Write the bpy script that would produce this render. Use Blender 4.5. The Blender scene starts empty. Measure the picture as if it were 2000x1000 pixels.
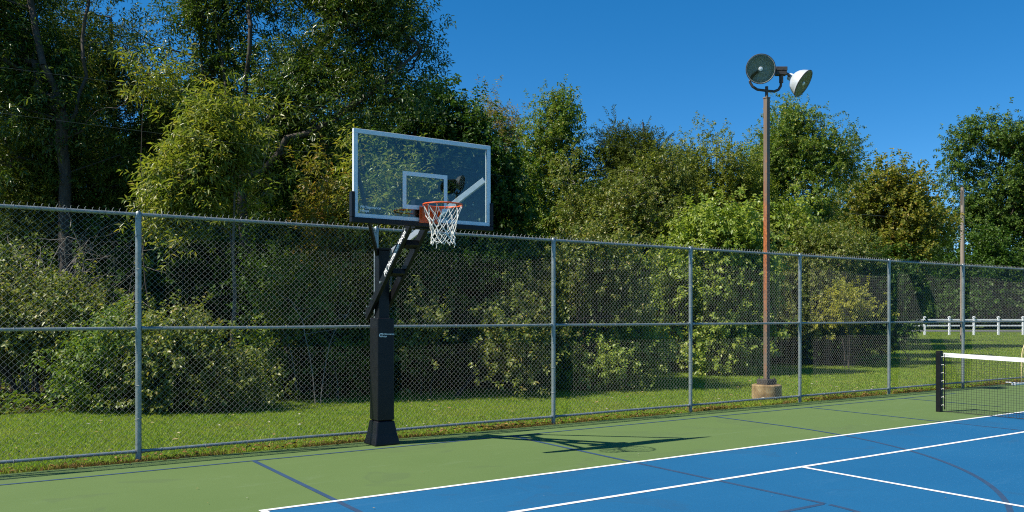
import bpy, math, random
import numpy as np
from mathutils import Vector, Matrix

# ------------------------------------------------------------------ camera, sky, sun, exposure
S = bpy.context.scene
F_PX, CX, HY, CAM_H = 1672.27, 1100.0, 616.0, 1.74          # focal length, principal column, horizon row (of the 2000 px photo)
TH = math.radians(35.436)
cam_d = bpy.data.cameras.new('camera')
cam_d.sensor_width = 36.0
cam_d.lens = F_PX / 2000 * 36
cam_d.shift_x = (1000 - CX) / 2000
cam_d.shift_y = (HY - 500) / 2000
cam_d.clip_start, cam_d.clip_end = 0.1, 3000
cam = bpy.data.objects.new('camera', cam_d)
cam.location = (0, 0, CAM_H)
cam.rotation_euler = (math.pi / 2, 0, -TH)
S.collection.objects.link(cam)
S.camera = cam

SUN_DIR = Vector((-0.835, 0.175, 1.0)).normalized()          # towards the sun
world = bpy.data.worlds.new('World')
S.world = world
world.use_nodes = True
wn = world.node_tree
bg = wn.nodes['Background']
sky = wn.nodes.new('ShaderNodeTexSky')
sky.sky_type = 'NISHITA'
sky.sun_disc = False
sky.sun_elevation = math.asin(SUN_DIR.z)
sky.sun_rotation = math.atan2(SUN_DIR.x, SUN_DIR.y)
sky.altitude = 3500
sky.air_density = 1.0
sky.dust_density = 0.0
sky.ozone_density = 4.0
hsv = wn.nodes.new('ShaderNodeHueSaturation')               # the photograph's deep, polarised azure
hsv.inputs['Saturation'].default_value = 1.46
hsv.inputs['Hue'].default_value = 0.499
gam = wn.nodes.new('ShaderNodeGamma')
gam.inputs['Gamma'].default_value = 0.81
wn.links.new(sky.outputs['Color'], gam.inputs['Color'])
wn.links.new(gam.outputs['Color'], hsv.inputs['Color'])
wn.links.new(hsv.outputs['Color'], bg.inputs['Color'])
bg.inputs['Strength'].default_value = 0.14

sun_d = bpy.data.lights.new('sun', 'SUN')
sun_d.energy = 4.8
sun_d.angle = math.radians(0.53)
sun_d.color = (1.0, 0.93, 0.80)
sun = bpy.data.objects.new('sun', sun_d)
sun.rotation_euler = (-SUN_DIR).to_track_quat('-Z', 'Y').to_euler()
sun.location = (-30, 10, 40)
S.collection.objects.link(sun)

S.view_settings.view_transform = 'Standard'
S.view_settings.look = 'None'
S.view_settings.exposure = 0.6
S.view_settings.gamma = 1.0
S.view_settings.use_curve_mapping = False
S.cycles.filter_width = 1.1
S.cycles.use_denoising = False                              # a denoiser smears the wire mesh and the leaves
S.cycles.max_bounces = 8
S.cycles.transparent_max_bounces = 16

# ------------------------------------------------------------------ helpers
COL = S.collection
CS, SN = math.cos(TH), math.sin(TH)
rng = np.random.default_rng(7)
R = math.radians


def at(px, d):
    """world x, y of a spot at depth d metres seen in photo column px"""
    r = (px - CX) / F_PX * d
    return CS * r + SN * d, -SN * r + CS * d


def hz(py, d):
    return CAM_H + (HY - py) * d / F_PX


def tag(o, label=None, cat=None, group=None, kind=None):
    if label: o['label'] = label
    if cat: o['category'] = cat
    if group: o['group'] = group
    if kind: o['kind'] = kind
    return o


def link(o, parent=None):
    COL.objects.link(o)
    if parent is not None:
        o.parent = parent
    return o


def empty(name, loc, label, cat, group=None, rz=0.0):
    o = bpy.data.objects.new(name, None)
    o.empty_display_size = 0.2
    o.location = loc
    o.rotation_euler = (0, 0, rz)
    link(o)
    return tag(o, label, cat, group)


class MB:
    """collects shapes of one mesh"""
    def __init__(self):
        self.v, self.f = [], []

    def add(self, vs, fs):
        b = len(self.v)
        self.v += [tuple(p) for p in vs]
        self.f += [tuple(i + b for i in q) for q in fs]
        return self

    def box(self, x0, x1, y0, y1, z0, z1):
        return self.add([(x0, y0, z0), (x1, y0, z0), (x1, y1, z0), (x0, y1, z0), (x0, y0, z1), (x1, y0, z1), (x1, y1, z1), (x0, y1, z1)],
                        [(0, 3, 2, 1), (4, 5, 6, 7), (0, 1, 5, 4), (1, 2, 6, 5), (2, 3, 7, 6), (3, 0, 4, 7)])

    def tube(self, pts, r, n=8, caps=True, closed=False, up=None, phase=0.0):
        """round tube along points; r a number or a list"""
        P = [Vector(p) for p in pts]
        m = len(P)
        rs = [r] * m if not hasattr(r, '__len__') else r
        vs, fs = [], []
        prev = None
        for i in range(m):
            a = P[(i - 1) % m] if (closed or i > 0) else P[i]
            b = P[(i + 1) % m] if (closed or i < m - 1) else P[i]
            t = (b - a).normalized()
            if prev is None:
                ref = Vector(up) if up else (Vector((0, 0, 1)) if abs(t.z) < 0.9 else Vector((1, 0, 0)))
                x = t.cross(ref).normalized()
            else:
                x = (prev - t * prev.dot(t)).normalized()
            prev = x
            y = t.cross(x)
            for k in range(n):
                an = 2 * math.pi * k / n + phase
                vs.append(P[i] + (x * math.cos(an) + y * math.sin(an)) * rs[i])
        for i in range(m if closed else m - 1):
            j = (i + 1) % m
            for k in range(n):
                k2 = (k + 1) % n
                fs.append((i * n + k, j * n + k, j * n + k2, i * n + k2))
        if caps and not closed:
            fs.append(tuple(range(n)))
            fs.append(tuple((m - 1) * n + k for k in reversed(range(n))))
        return self.add(vs, fs)

    def bar(self, a, b, w, t, up=(0, 0, 1)):
        """rectangular bar from a to b; t is the extent along up, w sideways"""
        a, b = Vector(a), Vector(b)
        d = (b - a).normalized()
        s = d.cross(Vector(up)).normalized()
        u = s.cross(d).normalized()
        vs = []
        for p in (a, b):
            for i, j in ((-1, -1), (1, -1), (1, 1), (-1, 1)):
                vs.append(p + s * (w / 2 * i) + u * (t / 2 * j))
        return self.add(vs, [(0, 1, 2, 3), (7, 6, 5, 4), (0, 4, 5, 1), (1, 5, 6, 2), (2, 6, 7, 3), (3, 7, 4, 0)])

    def lathe(self, prof, n=32, M=None):
        """profile of (radius, z) turned about z, then moved by matrix M"""
        vs, fs = [], []
        for r_, z_ in prof:
            for k in range(n):
                a = 2 * math.pi * k / n
                p = Vector((r_ * math.cos(a), r_ * math.sin(a), z_))
                vs.append(M @ p if M else p)
        for i in range(len(prof) - 1):
            for k in range(n):
                k2 = (k + 1) % n
                fs.append((i * n + k, i * n + k2, (i + 1) * n + k2, (i + 1) * n + k))
        return self.add(vs, fs)

    def build(self, name, mat, parent=None, smooth=False, bevel=0.0):
        me = bpy.data.meshes.new(name)
        me.from_pydata(self.v, [], self.f)
        me.materials.append(mat)
        if smooth:
            me.polygons.foreach_set('use_smooth', [True] * len(me.polygons))
            try:
                me.set_sharp_from_angle(angle=R(40))
            except Exception:
                pass
        me.update()
        o = bpy.data.objects.new(name, me)
        link(o, parent)
        if bevel:
            m = o.modifiers.new('bevel', 'BEVEL')
            m.width = bevel
            m.segments = 2
            m.limit_method = 'ANGLE'
        return o


def np_mesh(name, V, Fc, mat, parent=None):
    """triangles or quads from numpy arrays"""
    me = bpy.data.meshes.new(name)
    V = np.ascontiguousarray(V, dtype=np.float32)
    Fc = np.ascontiguousarray(Fc, dtype=np.int32)
    n, k = Fc.shape
    me.vertices.add(len(V))
    me.vertices.foreach_set('co', V.ravel())
    me.loops.add(n * k)
    me.loops.foreach_set('vertex_index', Fc.ravel())
    me.polygons.add(n)
    me.polygons.foreach_set('loop_start', np.arange(0, n * k, k, dtype=np.int32))
    me.update(calc_edges=True)
    me.materials.append(mat)
    o = bpy.data.objects.new(name, me)
    return link(o, parent)


def unit(a):
    return a / np.maximum(np.linalg.norm(a, axis=-1, keepdims=True), 1e-9)


# ------------------------------------------------------------------ materials
def nmat(name):
    m = bpy.data.materials.new(name)
    m.use_nodes = True
    nt = m.node_tree
    return m, nt, nt.nodes['Principled BSDF']


def ramp(nt, stops, src):
    r = nt.nodes.new('ShaderNodeValToRGB')
    e = r.color_ramp.elements
    while len(e) < len(stops):
        e.new(0.5)
    for i, (p, c) in enumerate(stops):
        e[i].position = p
        e[i].color = (*c, 1)
    nt.links.new(src, r.inputs['Fac'])
    return r


def noise(nt, scale, detail=4, rough=0.55, coord='Object', stretch=None, dist=0.0):
    tc = nt.nodes.new('ShaderNodeTexCoord')
    n = nt.nodes.new('ShaderNodeTexNoise')
    n.inputs['Scale'].default_value = scale
    n.inputs['Detail'].default_value = detail
    n.inputs['Roughness'].default_value = rough
    n.inputs['Distortion'].default_value = dist
    src = tc.outputs[coord]
    if stretch:
        mp = nt.nodes.new('ShaderNodeMapping')
        mp.inputs['Scale'].default_value = stretch
        nt.links.new(src, mp.inputs['Vector'])
        src = mp.outputs['Vector']
    nt.links.new(src, n.inputs['Vector'])
    return n


def bump(nt, b, src, strength=0.3, dist=0.01):
    bp = nt.nodes.new('ShaderNodeBump')
    bp.inputs['Strength'].default_value = strength
    bp.inputs['Distance'].default_value = dist
    nt.links.new(src, bp.inputs['Height'])
    nt.links.new(bp.outputs['Normal'], b.inputs['Normal'])


def mixc(nt, a, b, fac, mode='MIX'):
    m = nt.nodes.new('ShaderNodeMix')
    m.data_type = 'RGBA'
    m.blend_type = mode
    for sock, val in ((m.inputs[6], a), (m.inputs[7], b)):
        if hasattr(val, 'is_linked'):
            nt.links.new(val, sock)
        else:
            sock.default_value = (*val, 1)
    if hasattr(fac, 'is_linked'):
        nt.links.new(fac, m.inputs[0])
    else:
        m.inputs[0].default_value = fac
    return m.outputs[2]


def simple(name, stops, scale=6, rough=0.6, metal=0.0, bumps=0.0, bscale=60, detail=5, spec=0.5, stretch=None):
    m, nt, b = nmat(name)
    n = noise(nt, scale, detail, stretch=stretch)
    r = ramp(nt, stops, n.outputs['Fac'])
    nt.links.new(r.outputs['Color'], b.inputs['Base Color'])
    b.inputs['Roughness'].default_value = rough
    b.inputs['Metallic'].default_value = metal
    b.inputs['Specular IOR Level'].default_value = spec
    if bumps:
        n2 = noise(nt, bscale, 3)
        bump(nt, b, n2.outputs['Fac'], bumps, 0.004)
    return m


def leafmat(name, stops, rough=0.42, transl=0.28, spec=0.45, big=0.35, tint=(0.10, 0.085, 0.012)):
    """leaf colour differs from leaf to leaf and, slowly, from bough to bough"""
    m, nt, b = nmat(name)
    g = nt.nodes.new('ShaderNodeNewGeometry')
    r = ramp(nt, stops, g.outputs['Random Per Island'])
    n = noise(nt, 0.9, 3)
    r2 = ramp(nt, [(0.45, (0, 0, 0)), (0.75, (big, big, big))], n.outputs['Fac'])
    c = mixc(nt, r.outputs['Color'], tint, r2.outputs['Color'])
    nt.links.new(c, b.inputs['Base Color'])
    b.inputs['Roughness'].default_value = rough
    b.inputs['Specular IOR Level'].default_value = spec * 0.8
    t = nt.nodes.new('ShaderNodeBsdfTranslucent')
    transl = min(.5, transl * 1.2)
    br = nt.nodes.new('ShaderNodeMix')
    br.data_type = 'RGBA'
    br.blend_type = 'MULTIPLY'
    br.inputs[0].default_value = 1
    nt.links.new(c, br.inputs[6])
    br.inputs[7].default_value = (1.5, 1.6, 0.7, 1)
    nt.links.new(br.outputs[2], t.inputs['Color'])
    mx = nt.nodes.new('ShaderNodeMixShader')
    mx.inputs[0].default_value = transl
    nt.links.new(b.outputs[0], mx.inputs[1])
    nt.links.new(t.outputs[0], mx.inputs[2])
    nt.links.new(mx.outputs[0], nt.nodes['Material Output'].inputs['Surface'])
    return m


M = {}
# court paint: colour with scuffs, faint wear and grain
def courtmat(name, a, b_, c, dirt):
    m, nt, b = nmat(name)
    n1 = noise(nt, 0.45, 7, 0.65)
    r1 = ramp(nt, [(0.3, a), (0.7, b_)], n1.outputs['Fac'])
    n2 = noise(nt, 1.6, 9, 0.78, stretch=(0.5, 2.2, 1), dist=0.6)
    r2 = ramp(nt, [(0.56, (0, 0, 0)), (0.74, (0.6, 0.6, 0.6))], n2.outputs['Fac'])
    col = mixc(nt, r1.outputs['Color'], c, r2.outputs['Color'])
    # dried puddle marks
    n3 = noise(nt, 0.7, 3, 0.5, dist=1.2)
    r3 = ramp(nt, [(0.60, (0, 0, 0)), (0.63, (0.35, 0.35, 0.35)), (0.66, (0.12, 0.12, 0.12)), (0.8, (0.18, 0.18, 0.18))], n3.outputs['Fac'])
    col = mixc(nt, col, dirt, r3.outputs['Color'])
    # scuffs: short pale and dark strokes
    n5 = noise(nt, 7, 4, 0.6, stretch=(0.35, 2.4, 1), dist=0.8)
    r5 = ramp(nt, [(0.70, (0, 0, 0)), (0.76, (0.5, 0.5, 0.5))], n5.outputs['Fac'])
    col = mixc(nt, col, c, r5.outputs['Color'])
    n6 = noise(nt, 5, 4, 0.6, stretch=(2.0, 0.5, 1), dist=1.0)
    r6 = ramp(nt, [(0.72, (0, 0, 0)), (0.78, (0.4, 0.4, 0.4))], n6.outputs['Fac'])
    col = mixc(nt, col, dirt, r6.outputs['Color'])
    n4 = noise(nt, 150, 3, 0.7)
    r4 = ramp(nt, [(0.3, (0.76, 0.76, 0.76)), (0.7, (1.2, 1.2, 1.2))], n4.outputs['Fac'])
    col = mixc(nt, col, r4.outputs['Color'], 1.0, 'MULTIPLY')
    nt.links.new(col, b.inputs['Base Color'])
    b.inputs['Roughness'].default_value = 0.8
    b.inputs['Specular IOR Level'].default_value = 0.25
    bump(nt, b, n4.outputs['Fac'], 0.35, 0.003)
    return m


def linemat(name, stops, under):
    """line paint worn thin in spots, ragged at a fine scale"""
    m, nt, b = nmat(name)
    r1 = ramp(nt, stops, noise(nt, 5, 5).outputs['Fac'])
    w = ramp(nt, [(0.60, (0, 0, 0)), (0.72, (0.55, 0.55, 0.55))], noise(nt, 9, 8, 0.8).outputs['Fac'])
    nt.links.new(mixc(nt, r1.outputs['Color'], under, w.outputs['Color']), b.inputs['Base Color'])
    b.inputs['Roughness'].default_value = 0.75
    return m


M['court_green'] = courtmat('court_green', (0.101, 0.162, 0.048), (0.116, 0.179, 0.057), (0.150, 0.215, 0.100), (0.085, 0.125, 0.055))
M['court_blue'] = courtmat('court_blue', (0.006, 0.100, 0.232), (0.010, 0.114, 0.252), (0.030, 0.135, 0.268), (0.018, 0.085, 0.175))
M['white_paint'] = linemat('white_line_paint', [(0.35, (0.70, 0.71, 0.72)), (0.65, (0.80, 0.80, 0.80))], (0.42, 0.50, 0.52))
M['navy_paint'] = linemat('navy_line_paint', [(0.3, (0.014, 0.048, 0.110)), (0.7, (0.024, 0.064, 0.135))], (0.05, 0.12, 0.13))
M['galv'] = simple('galvanised_steel', [(0.3, (0.20, 0.25, 0.26)), (0.7, (0.32, 0.37, 0.38))], 14, 0.42, 0.5, 0.05, 90)
M['wire'] = simple('galvanised_wire', [(0.3, (0.24, 0.25, 0.245)), (0.7, (0.34, 0.345, 0.335))], 30, 0.5, 0.2)
M['black_steel'] = simple('black_powder_coat', [(0.3, (0.004, 0.0045, 0.006)), (0.7, (0.008, 0.0085, 0.010))], 12, 0.42, 0.0, 0.05, 120, 5, 0.3)
M['black_pad'] = simple('black_vinyl_padding', [(0.3, (0.0045, 0.005, 0.007)), (0.7, (0.009, 0.0095, 0.012))], 7, 0.42, 0.0, 0.12, 45, 5, 0.3)
M['strut_sheen'] = simple('strut_painted_sheen', [(0.3, (0.45, 0.48, 0.50)), (0.7, (0.58, 0.60, 0.62))], 20, 0.35, 0.5)  # pale base colour stands in for light caught by one strut
M['white_frame'] = simple('white_board_frame', [(0.3, (0.66, 0.69, 0.72)), (0.7, (0.76, 0.78, 0.80))], 5, 0.4)
M['white_mark'] = simple('white_print', [(0.3, (0.78, 0.79, 0.80)), (0.7, (0.84, 0.84, 0.85))], 5, 0.5)
M['orange'] = simple('orange_rim_paint', [(0.3, (0.62, 0.075, 0.012)), (0.7, (0.78, 0.115, 0.020))], 16, 0.38, 0.0, 0.05, 80)
M['net_cord'] = simple('white_net_cord', [(0.3, (0.66, 0.64, 0.58)), (0.7, (0.80, 0.79, 0.75))], 20, 0.85)
M['tape'] = simple('white_net_tape', [(0.3, (0.76, 0.76, 0.75)), (0.7, (0.84, 0.84, 0.83))], 4, 0.7, 0, 0.15, 40)
M['black_net'] = simple('black_netting', [(0.3, (0.010, 0.011, 0.012)), (0.7, (0.022, 0.023, 0.024))], 10, 0.7)
M['concrete'] = simple('stained_concrete', [(0.30, (0.11, 0.065, 0.025)), (0.5, (0.28, 0.19, 0.085)), (0.72, (0.42, 0.33, 0.18))], 5, 0.9, 0, 0.9, 28, 8)
M['dark_steel'] = simple('weathered_dark_bracket', [(0.3, (0.040, 0.036, 0.034)), (0.7, (0.085, 0.072, 0.062))], 14, 0.6, 0.2, 0.1, 60)
M['wood_pole'] = simple('weathered_pole_timber', [(0.25, (0.20, 0.15, 0.11)), (0.75, (0.36, 0.31, 0.26))], 3, 0.9, 0, 0.4, 30, stretch=(8, 8, 0.5))
M['white_rail'] = simple('white_vinyl_rail', [(0.3, (0.70, 0.72, 0.74)), (0.7, (0.82, 0.83, 0.84))], 2, 0.5)
M['asphalt'] = simple('asphalt', [(0.3, (0.10, 0.10, 0.105)), (0.7, (0.15, 0.15, 0.15))], 2, 0.9)
M['cable'] = simple('weathered_cable', [(0.3, (0.13, 0.13, 0.12)), (0.7, (0.22, 0.21, 0.20))], 2, 0.6)
M['bark_dark'] = simple('dark_bark', [(0.3, (0.030, 0.024, 0.019)), (0.7, (0.085, 0.070, 0.056))], 9, 0.9, 0, 0.8, 18, stretch=(3, 3, 0.6))
M['bark_grey'] = simple('grey_bark', [(0.3, (0.075, 0.062, 0.048)), (0.7, (0.19, 0.165, 0.135))], 9, 0.9, 0, 0.8, 18, stretch=(3, 3, 0.6))
M['twig'] = simple('bare_twigs', [(0.3, (0.13, 0.11, 0.095)), (0.7, (0.28, 0.25, 0.22))], 4, 0.9)
M['goal_net'] = simple('yellowed_goal_net', [(0.3, (0.48, 0.40, 0.17)), (0.7, (0.62, 0.54, 0.30))], 8, 0.8)
M['bulb_bowl'] = simple('enamelled_reflector', [(0.3, (0.62, 0.68, 0.70)), (0.7, (0.78, 0.82, 0.84))], 6, 0.30, 0.35)
M['bowl_inside'] = simple('reflector_inside', [(0.3, (0.55, 0.60, 0.58)), (0.7, (0.70, 0.74, 0.71))], 5, 0.3, 0.1)


def rustmat():
    """brown pole paint, rust breaking through in a belt half way up"""
    m, nt, b = nmat('rusting_brown_pole_paint')
    tc = nt.nodes.new('ShaderNodeTexCoord')
    sx = nt.nodes.new('ShaderNodeSeparateXYZ')
    nt.links.new(tc.outputs['Object'], sx.inputs[0])
    belt = ramp(nt, [(0.0, (0.16, 0.16, 0.16)), (0.24, (0.22, 0.22, 0.22)), (0.36, (0.34, 0.34, 0.34)), (0.52, (0.50, 0.50, 0.50)), (0.63, (0.34, 0.34, 0.34)), (0.72, (0.20, 0.20, 0.20)), (1.0, (0.12, 0.12, 0.12))], sx.outputs['Z'])
    mp = nt.nodes.new('ShaderNodeMath')
    mp.operation = 'MULTIPLY'
    mp.inputs[1].default_value = 1 / 6.5
    nt.links.new(sx.outputs['Z'], mp.inputs[0])
    nt.links.new(mp.outputs[0], belt.inputs['Fac'])
    n = noise(nt, 9.0, 9, 0.8, stretch=(1.6, 1.6, 0.35))
    ad = nt.nodes.new('ShaderNodeMath')
    nt.links.new(n.outputs['Fac'], ad.inputs[0])
    nt.links.new(belt.outputs['Color'], ad.inputs[1])
    edge = ramp(nt, [(0.70, (0, 0, 0)), (0.80, (0.45, 0.45, 0.45)), (0.98, (1, 1, 1))], ad.outputs[0])
    n2 = noise(nt, 18, 5)
    rust = ramp(nt, [(0.3, (0.16, 0.045, 0.014)), (0.55, (0.40, 0.12, 0.032)), (0.8, (0.62, 0.20, 0.05))], n2.outputs['Fac'])
    paint = ramp(nt, [(0.3, (0.125, 0.088, 0.062)), (0.7, (0.195, 0.145, 0.105))], noise(nt, 4, 5, stretch=(2, 2, 0.3)).outputs['Fac'])
    c = mixc(nt, paint.outputs['Color'], rust.outputs['Color'], edge.outputs['Color'])
    nt.links.new(c, b.inputs['Base Color'])
    b.inputs['Roughness'].default_value = 0.6
    bump(nt, b, n2.outputs['Fac'], 0.2, 0.003)
    return m


M['rust_pole'] = rustmat()


def glassmat():
    """clear tempered sheet: lets light straight through, mirrors at its surface"""
    m, nt, b = nmat('clear_board_glass')
    nt.nodes.remove(b)
    tr = nt.nodes.new('ShaderNodeBsdfTransparent')
    tr.inputs['Color'].default_value = (0.80, 0.88, 0.88, 1)
    gl = nt.nodes.new('ShaderNodeBsdfGlossy')
    gl.inputs['Roughness'].default_value = 0.015
    fr = nt.nodes.new('ShaderNodeFresnel')
    fr.inputs['IOR'].default_value = 1.62
    mx = nt.nodes.new('ShaderNodeMixShader')
    nt.links.new(fr.outputs[0], mx.inputs[0])
    nt.links.new(tr.outputs[0], mx.inputs[1])
    nt.links.new(gl.outputs[0], mx.inputs[2])
    nt.links.new(mx.outputs[0], nt.nodes['Material Output'].inputs['Surface'])
    return m


M['glass'] = glassmat()

# ground: mown grass thatch, brown soil and leaf litter inside the wood (y beyond the edge of the trees)
def groundmat():
    m, nt, b = nmat('lawn_and_wood_floor')
    tc = nt.nodes.new('ShaderNodeTexCoord')
    n1 = noise(nt, 0.6, 5)
    n2 = noise(nt, 9, 6, 0.7)
    n3 = noise(nt, 60, 4, 0.7)
    g1 = ramp(nt, [(0.35, (0.095, 0.150, 0.022)), (0.6, (0.130, 0.175, 0.030)), (0.8, (0.190, 0.185, 0.050))], n1.outputs['Fac'])
    g2 = ramp(nt, [(0.35, (0.55, 0.55, 0.55)), (0.7, (1.25, 1.25, 1.25))], n2.outputs['Fac'])
    g3 = ramp(nt, [(0.3, (0.6, 0.6, 0.6)), (0.7, (1.2, 1.2, 1.2))], n3.outputs['Fac'])
    grass = mixc(nt, mixc(nt, g1.outputs['Color'], g2.outputs['Color'], 1, 'MULTIPLY'), g3.outputs['Color'], 1, 'MULTIPLY')
    soil = ramp(nt, [(0.3, (0.030, 0.020, 0.012)), (0.6, (0.075, 0.050, 0.028)), (0.8, (0.14, 0.09, 0.045))], n3.outputs['Fac'])
    at_ = nt.nodes.new('ShaderNodeAttribute')
    at_.attribute_name = 'wood'
    add = nt.nodes.new('ShaderNodeMath')
    nt.links.new(at_.outputs['Fac'], add.inputs[0])
    sub = nt.nodes.new('ShaderNodeMath')
    sub.operation = 'MULTIPLY_ADD'
    sub.inputs[1].default_value = 0.5
    sub.inputs[2].default_value = -0.25
    nt.links.new(n2.outputs['Fac'], sub.inputs[0])
    nt.links.new(sub.outputs[0], add.inputs[1])
    e = ramp(nt, [(0.42, (0, 0, 0)), (0.58, (1, 1, 1))], add.outputs[0])
    nt.links.new(mixc(nt, grass, soil.outputs['Color'], e.outputs['Color']), b.inputs['Base Color'])
    b.inputs['Roughness'].default_value = 0.95
    b.inputs['Specular IOR Level'].default_value = 0.1
    bump(nt, b, n3.outputs['Fac'], 0.8, 0.03)
    return m


M['ground'] = groundmat()
M['blade'] = leafmat('grass_blades', [(0.0, (0.165, 0.275, 0.019)), (0.5, (0.205, 0.325, 0.024)), (0.9, (0.270, 0.365, 0.034)), (1.0, (0.36, 0.36, 0.08))], 0.55, 0.3, 0.3, 0.5, (0.384, 0.379, 0.065))
M['dry_blade'] = leafmat('dry_grass_and_leaves', [(0.0, (0.07, 0.085, 0.018)), (0.35, (0.17, 0.12, 0.035)), (0.7, (0.26, 0.15, 0.045)), (1.0, (0.40, 0.24, 0.10))], 0.7, 0.2, 0.2, 0.3)
M['leaf_gloss'] = leafmat('long_glossy_leaves', [(0.0, (0.037, 0.076, 0.013)), (0.6, (0.067, 0.121, 0.022)), (0.92, (0.116, 0.168, 0.032)), (1.0, (0.279, 0.252, 0.038))], 0.34, 0.25, 0.55, 0.25)
M['leaf_yellow'] = leafmat('yellowing_long_leaves', [(0.0, (0.089, 0.142, 0.028)), (0.5, (0.139, 0.186, 0.040)), (0.85, (0.209, 0.225, 0.053)), (1.0, (0.334, 0.282, 0.062))], 0.36, 0.32, 0.5, 0.6, (0.341, 0.331, 0.029))
M['leaf_orange'] = leafmat('orange_tinged_leaves', [(0.0, (0.099, 0.130, 0.027)), (0.5, (0.162, 0.170, 0.036)), (0.8, (0.243, 0.200, 0.045)), (1.0, (0.297, 0.160, 0.045))], 0.4, 0.32, 0.45, 0.4, (0.313, 0.232, 0.026))
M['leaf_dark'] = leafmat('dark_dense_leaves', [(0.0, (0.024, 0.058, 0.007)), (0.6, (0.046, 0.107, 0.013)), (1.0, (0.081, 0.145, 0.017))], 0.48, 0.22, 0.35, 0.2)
M['leaf_cedar'] = leafmat('cedar_sprays', [(0.0, (0.037, 0.063, 0.011)), (0.6, (0.073, 0.105, 0.016)), (1.0, (0.126, 0.147, 0.022))], 0.7, 0.15, 0.2, 0.4, (0.121, 0.126, 0.017))
M['leaf_mid'] = leafmat('mid_green_leaves', [(0.0, (0.077, 0.138, 0.020)), (0.6, (0.132, 0.209, 0.029)), (0.93, (0.213, 0.271, 0.042)), (1.0, (0.387, 0.311, 0.060))], 0.42, 0.28, 0.45, 0.4)
M['leaf_olive'] = leafmat('olive_vine_leaves', [(0.0, (0.093, 0.134, 0.025)), (0.5, (0.154, 0.197, 0.039)), (0.85, (0.218, 0.244, 0.059)), (1.0, (0.326, 0.259, 0.082))], 0.40, 0.28, 0.5, 0.4, (0.218, 0.208, 0.045))
M['leaf_bright'] = leafmat('bright_green_leaves', [(0.0, (0.153, 0.229, 0.039)), (0.6, (0.244, 0.327, 0.055)), (1.0, (0.386, 0.424, 0.088))], 0.38, 0.3, 0.5, 0.3)
M['leaf_gold'] = leafmat('gold_tinted_leaves', [(0.0, (0.104, 0.142, 0.019)), (0.5, (0.161, 0.187, 0.027)), (0.85, (0.224, 0.215, 0.034)), (1.0, (0.312, 0.210, 0.038))], 0.45, 0.28, 0.4, 0.4, (0.250, 0.200, 0.026))
M['leaf_oak'] = leafmat('oak_leaves', [(0.0, (0.043, 0.091, 0.013)), (0.6, (0.081, 0.149, 0.022)), (1.0, (0.149, 0.208, 0.035))], 0.5, 0.22, 0.35, 0.3)
M['leaf_yellowbush'] = leafmat('yellow_bush_leaves', [(0.0, (0.162, 0.184, 0.023)), (0.5, (0.302, 0.284, 0.034)), (1.0, (0.360, 0.383, 0.046))], 0.4, 0.3, 0.4, 0.3, (0.348, 0.308, 0.034))
M['leaf_lime'] = leafmat('lime_leaves', [(0.0, (0.116, 0.160, 0.021)), (0.5, (0.171, 0.211, 0.030)), (1.0, (0.241, 0.252, 0.045))], 0.42, 0.3, 0.45, 0.35, (0.241, 0.226, 0.038))
M['leaf_fallen'] = leafmat('fallen_leaves', [(0.0, (0.232, 0.145, 0.058)), (0.5, (0.450, 0.348, 0.160)), (1.0, (0.450, 0.450, 0.450))], 0.7, 0.1, 0.2, 0.1)

# ------------------------------------------------------------------ the setting: ground, road, court
FENCE_Y = 11.36
EDGE = [(-60, 21.0), (-12, 19.5), (0, 18.3), (5, 17.6), (12.5, 18.2), (17, 19.6), (23, 20.8), (30, 22.0), (38, 25.0), (44, 30.0), (50, 42.0), (60, 78.0), (90, 130.0)]
EX, EY = np.array([e[0] for e in EDGE]), np.array([e[1] for e in EDGE])


def ground_z(x, y):
    w = np.clip((y - np.interp(x, EX, EY)) / 12.0, 0, 1)
    d = np.clip((np.hypot(x - 10, y - 5) - 35) / 40, 0, 1)
    return -0.035 + 0.5 * w + 0.22 * d


def make_ground():
    xs = np.unique(np.concatenate([np.linspace(-1500, -60, 9), np.linspace(-60, 110, 171), np.linspace(110, 1500, 9)]))
    ys = np.unique(np.concatenate([np.linspace(-1500, -40, 9), np.linspace(-40, 150, 191), np.linspace(150, 1500, 9)]))
    X, Y = np.meshgrid(xs, ys)
    Z = ground_z(X, Y)
    court = (X > -12) & (X < 41) & (Y > -7.6) & (Y < 10.6)
    Z = np.where(court, -0.12, Z)
    V = np.stack([X, Y, Z], -1).reshape(-1, 3)
    ny, nx = X.shape
    i = np.arange(ny * nx).reshape(ny, nx)
    Fc = np.stack([i[:-1, :-1], i[:-1, 1:], i[1:, 1:], i[1:, :-1]], -1).reshape(-1, 4)
    o = np_mesh('ground', V, Fc, M['ground'])
    wood = np.clip((Y - np.interp(X, EX, EY)) / 1.6 + 0.5, 0, 1)
    # bare strip of soil under the chain-link fence
    a = o.data.attributes.new('wood', 'FLOAT', 'POINT')
    a.data.foreach_set('value', wood.reshape(-1).astype(np.float32))
    o.data.polygons.foreach_set('use_smooth', [True] * len(o.data.polygons))
    return tag(o, 'mown grass and brown wood floor around the court', None, None, 'structure')


make_ground()


def sheet(name, x0, x1, y0, y1, z, mat, parent=None):
    return MB().add([(x0, y0, z), (x1, y0, z), (x1, y1, z), (x0, y1, z)], [(0, 1, 2, 3)]).build(name, mat, parent)


court = MB().box(-12, 41, -8.2, 11.2, -0.10, 0.0).build('court', M['court_green'])
tag(court, 'green painted hard court surface with blue playing area', None, None, 'structure')
L1, L2, NET_X, BX0, BX1 = 7.755, 6.41, 14.5, 2.24, 26.76
sheet('blue_playing_area', BX0, BX1, -3.7, L1, 0.002, M['court_blue'], court)


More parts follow.
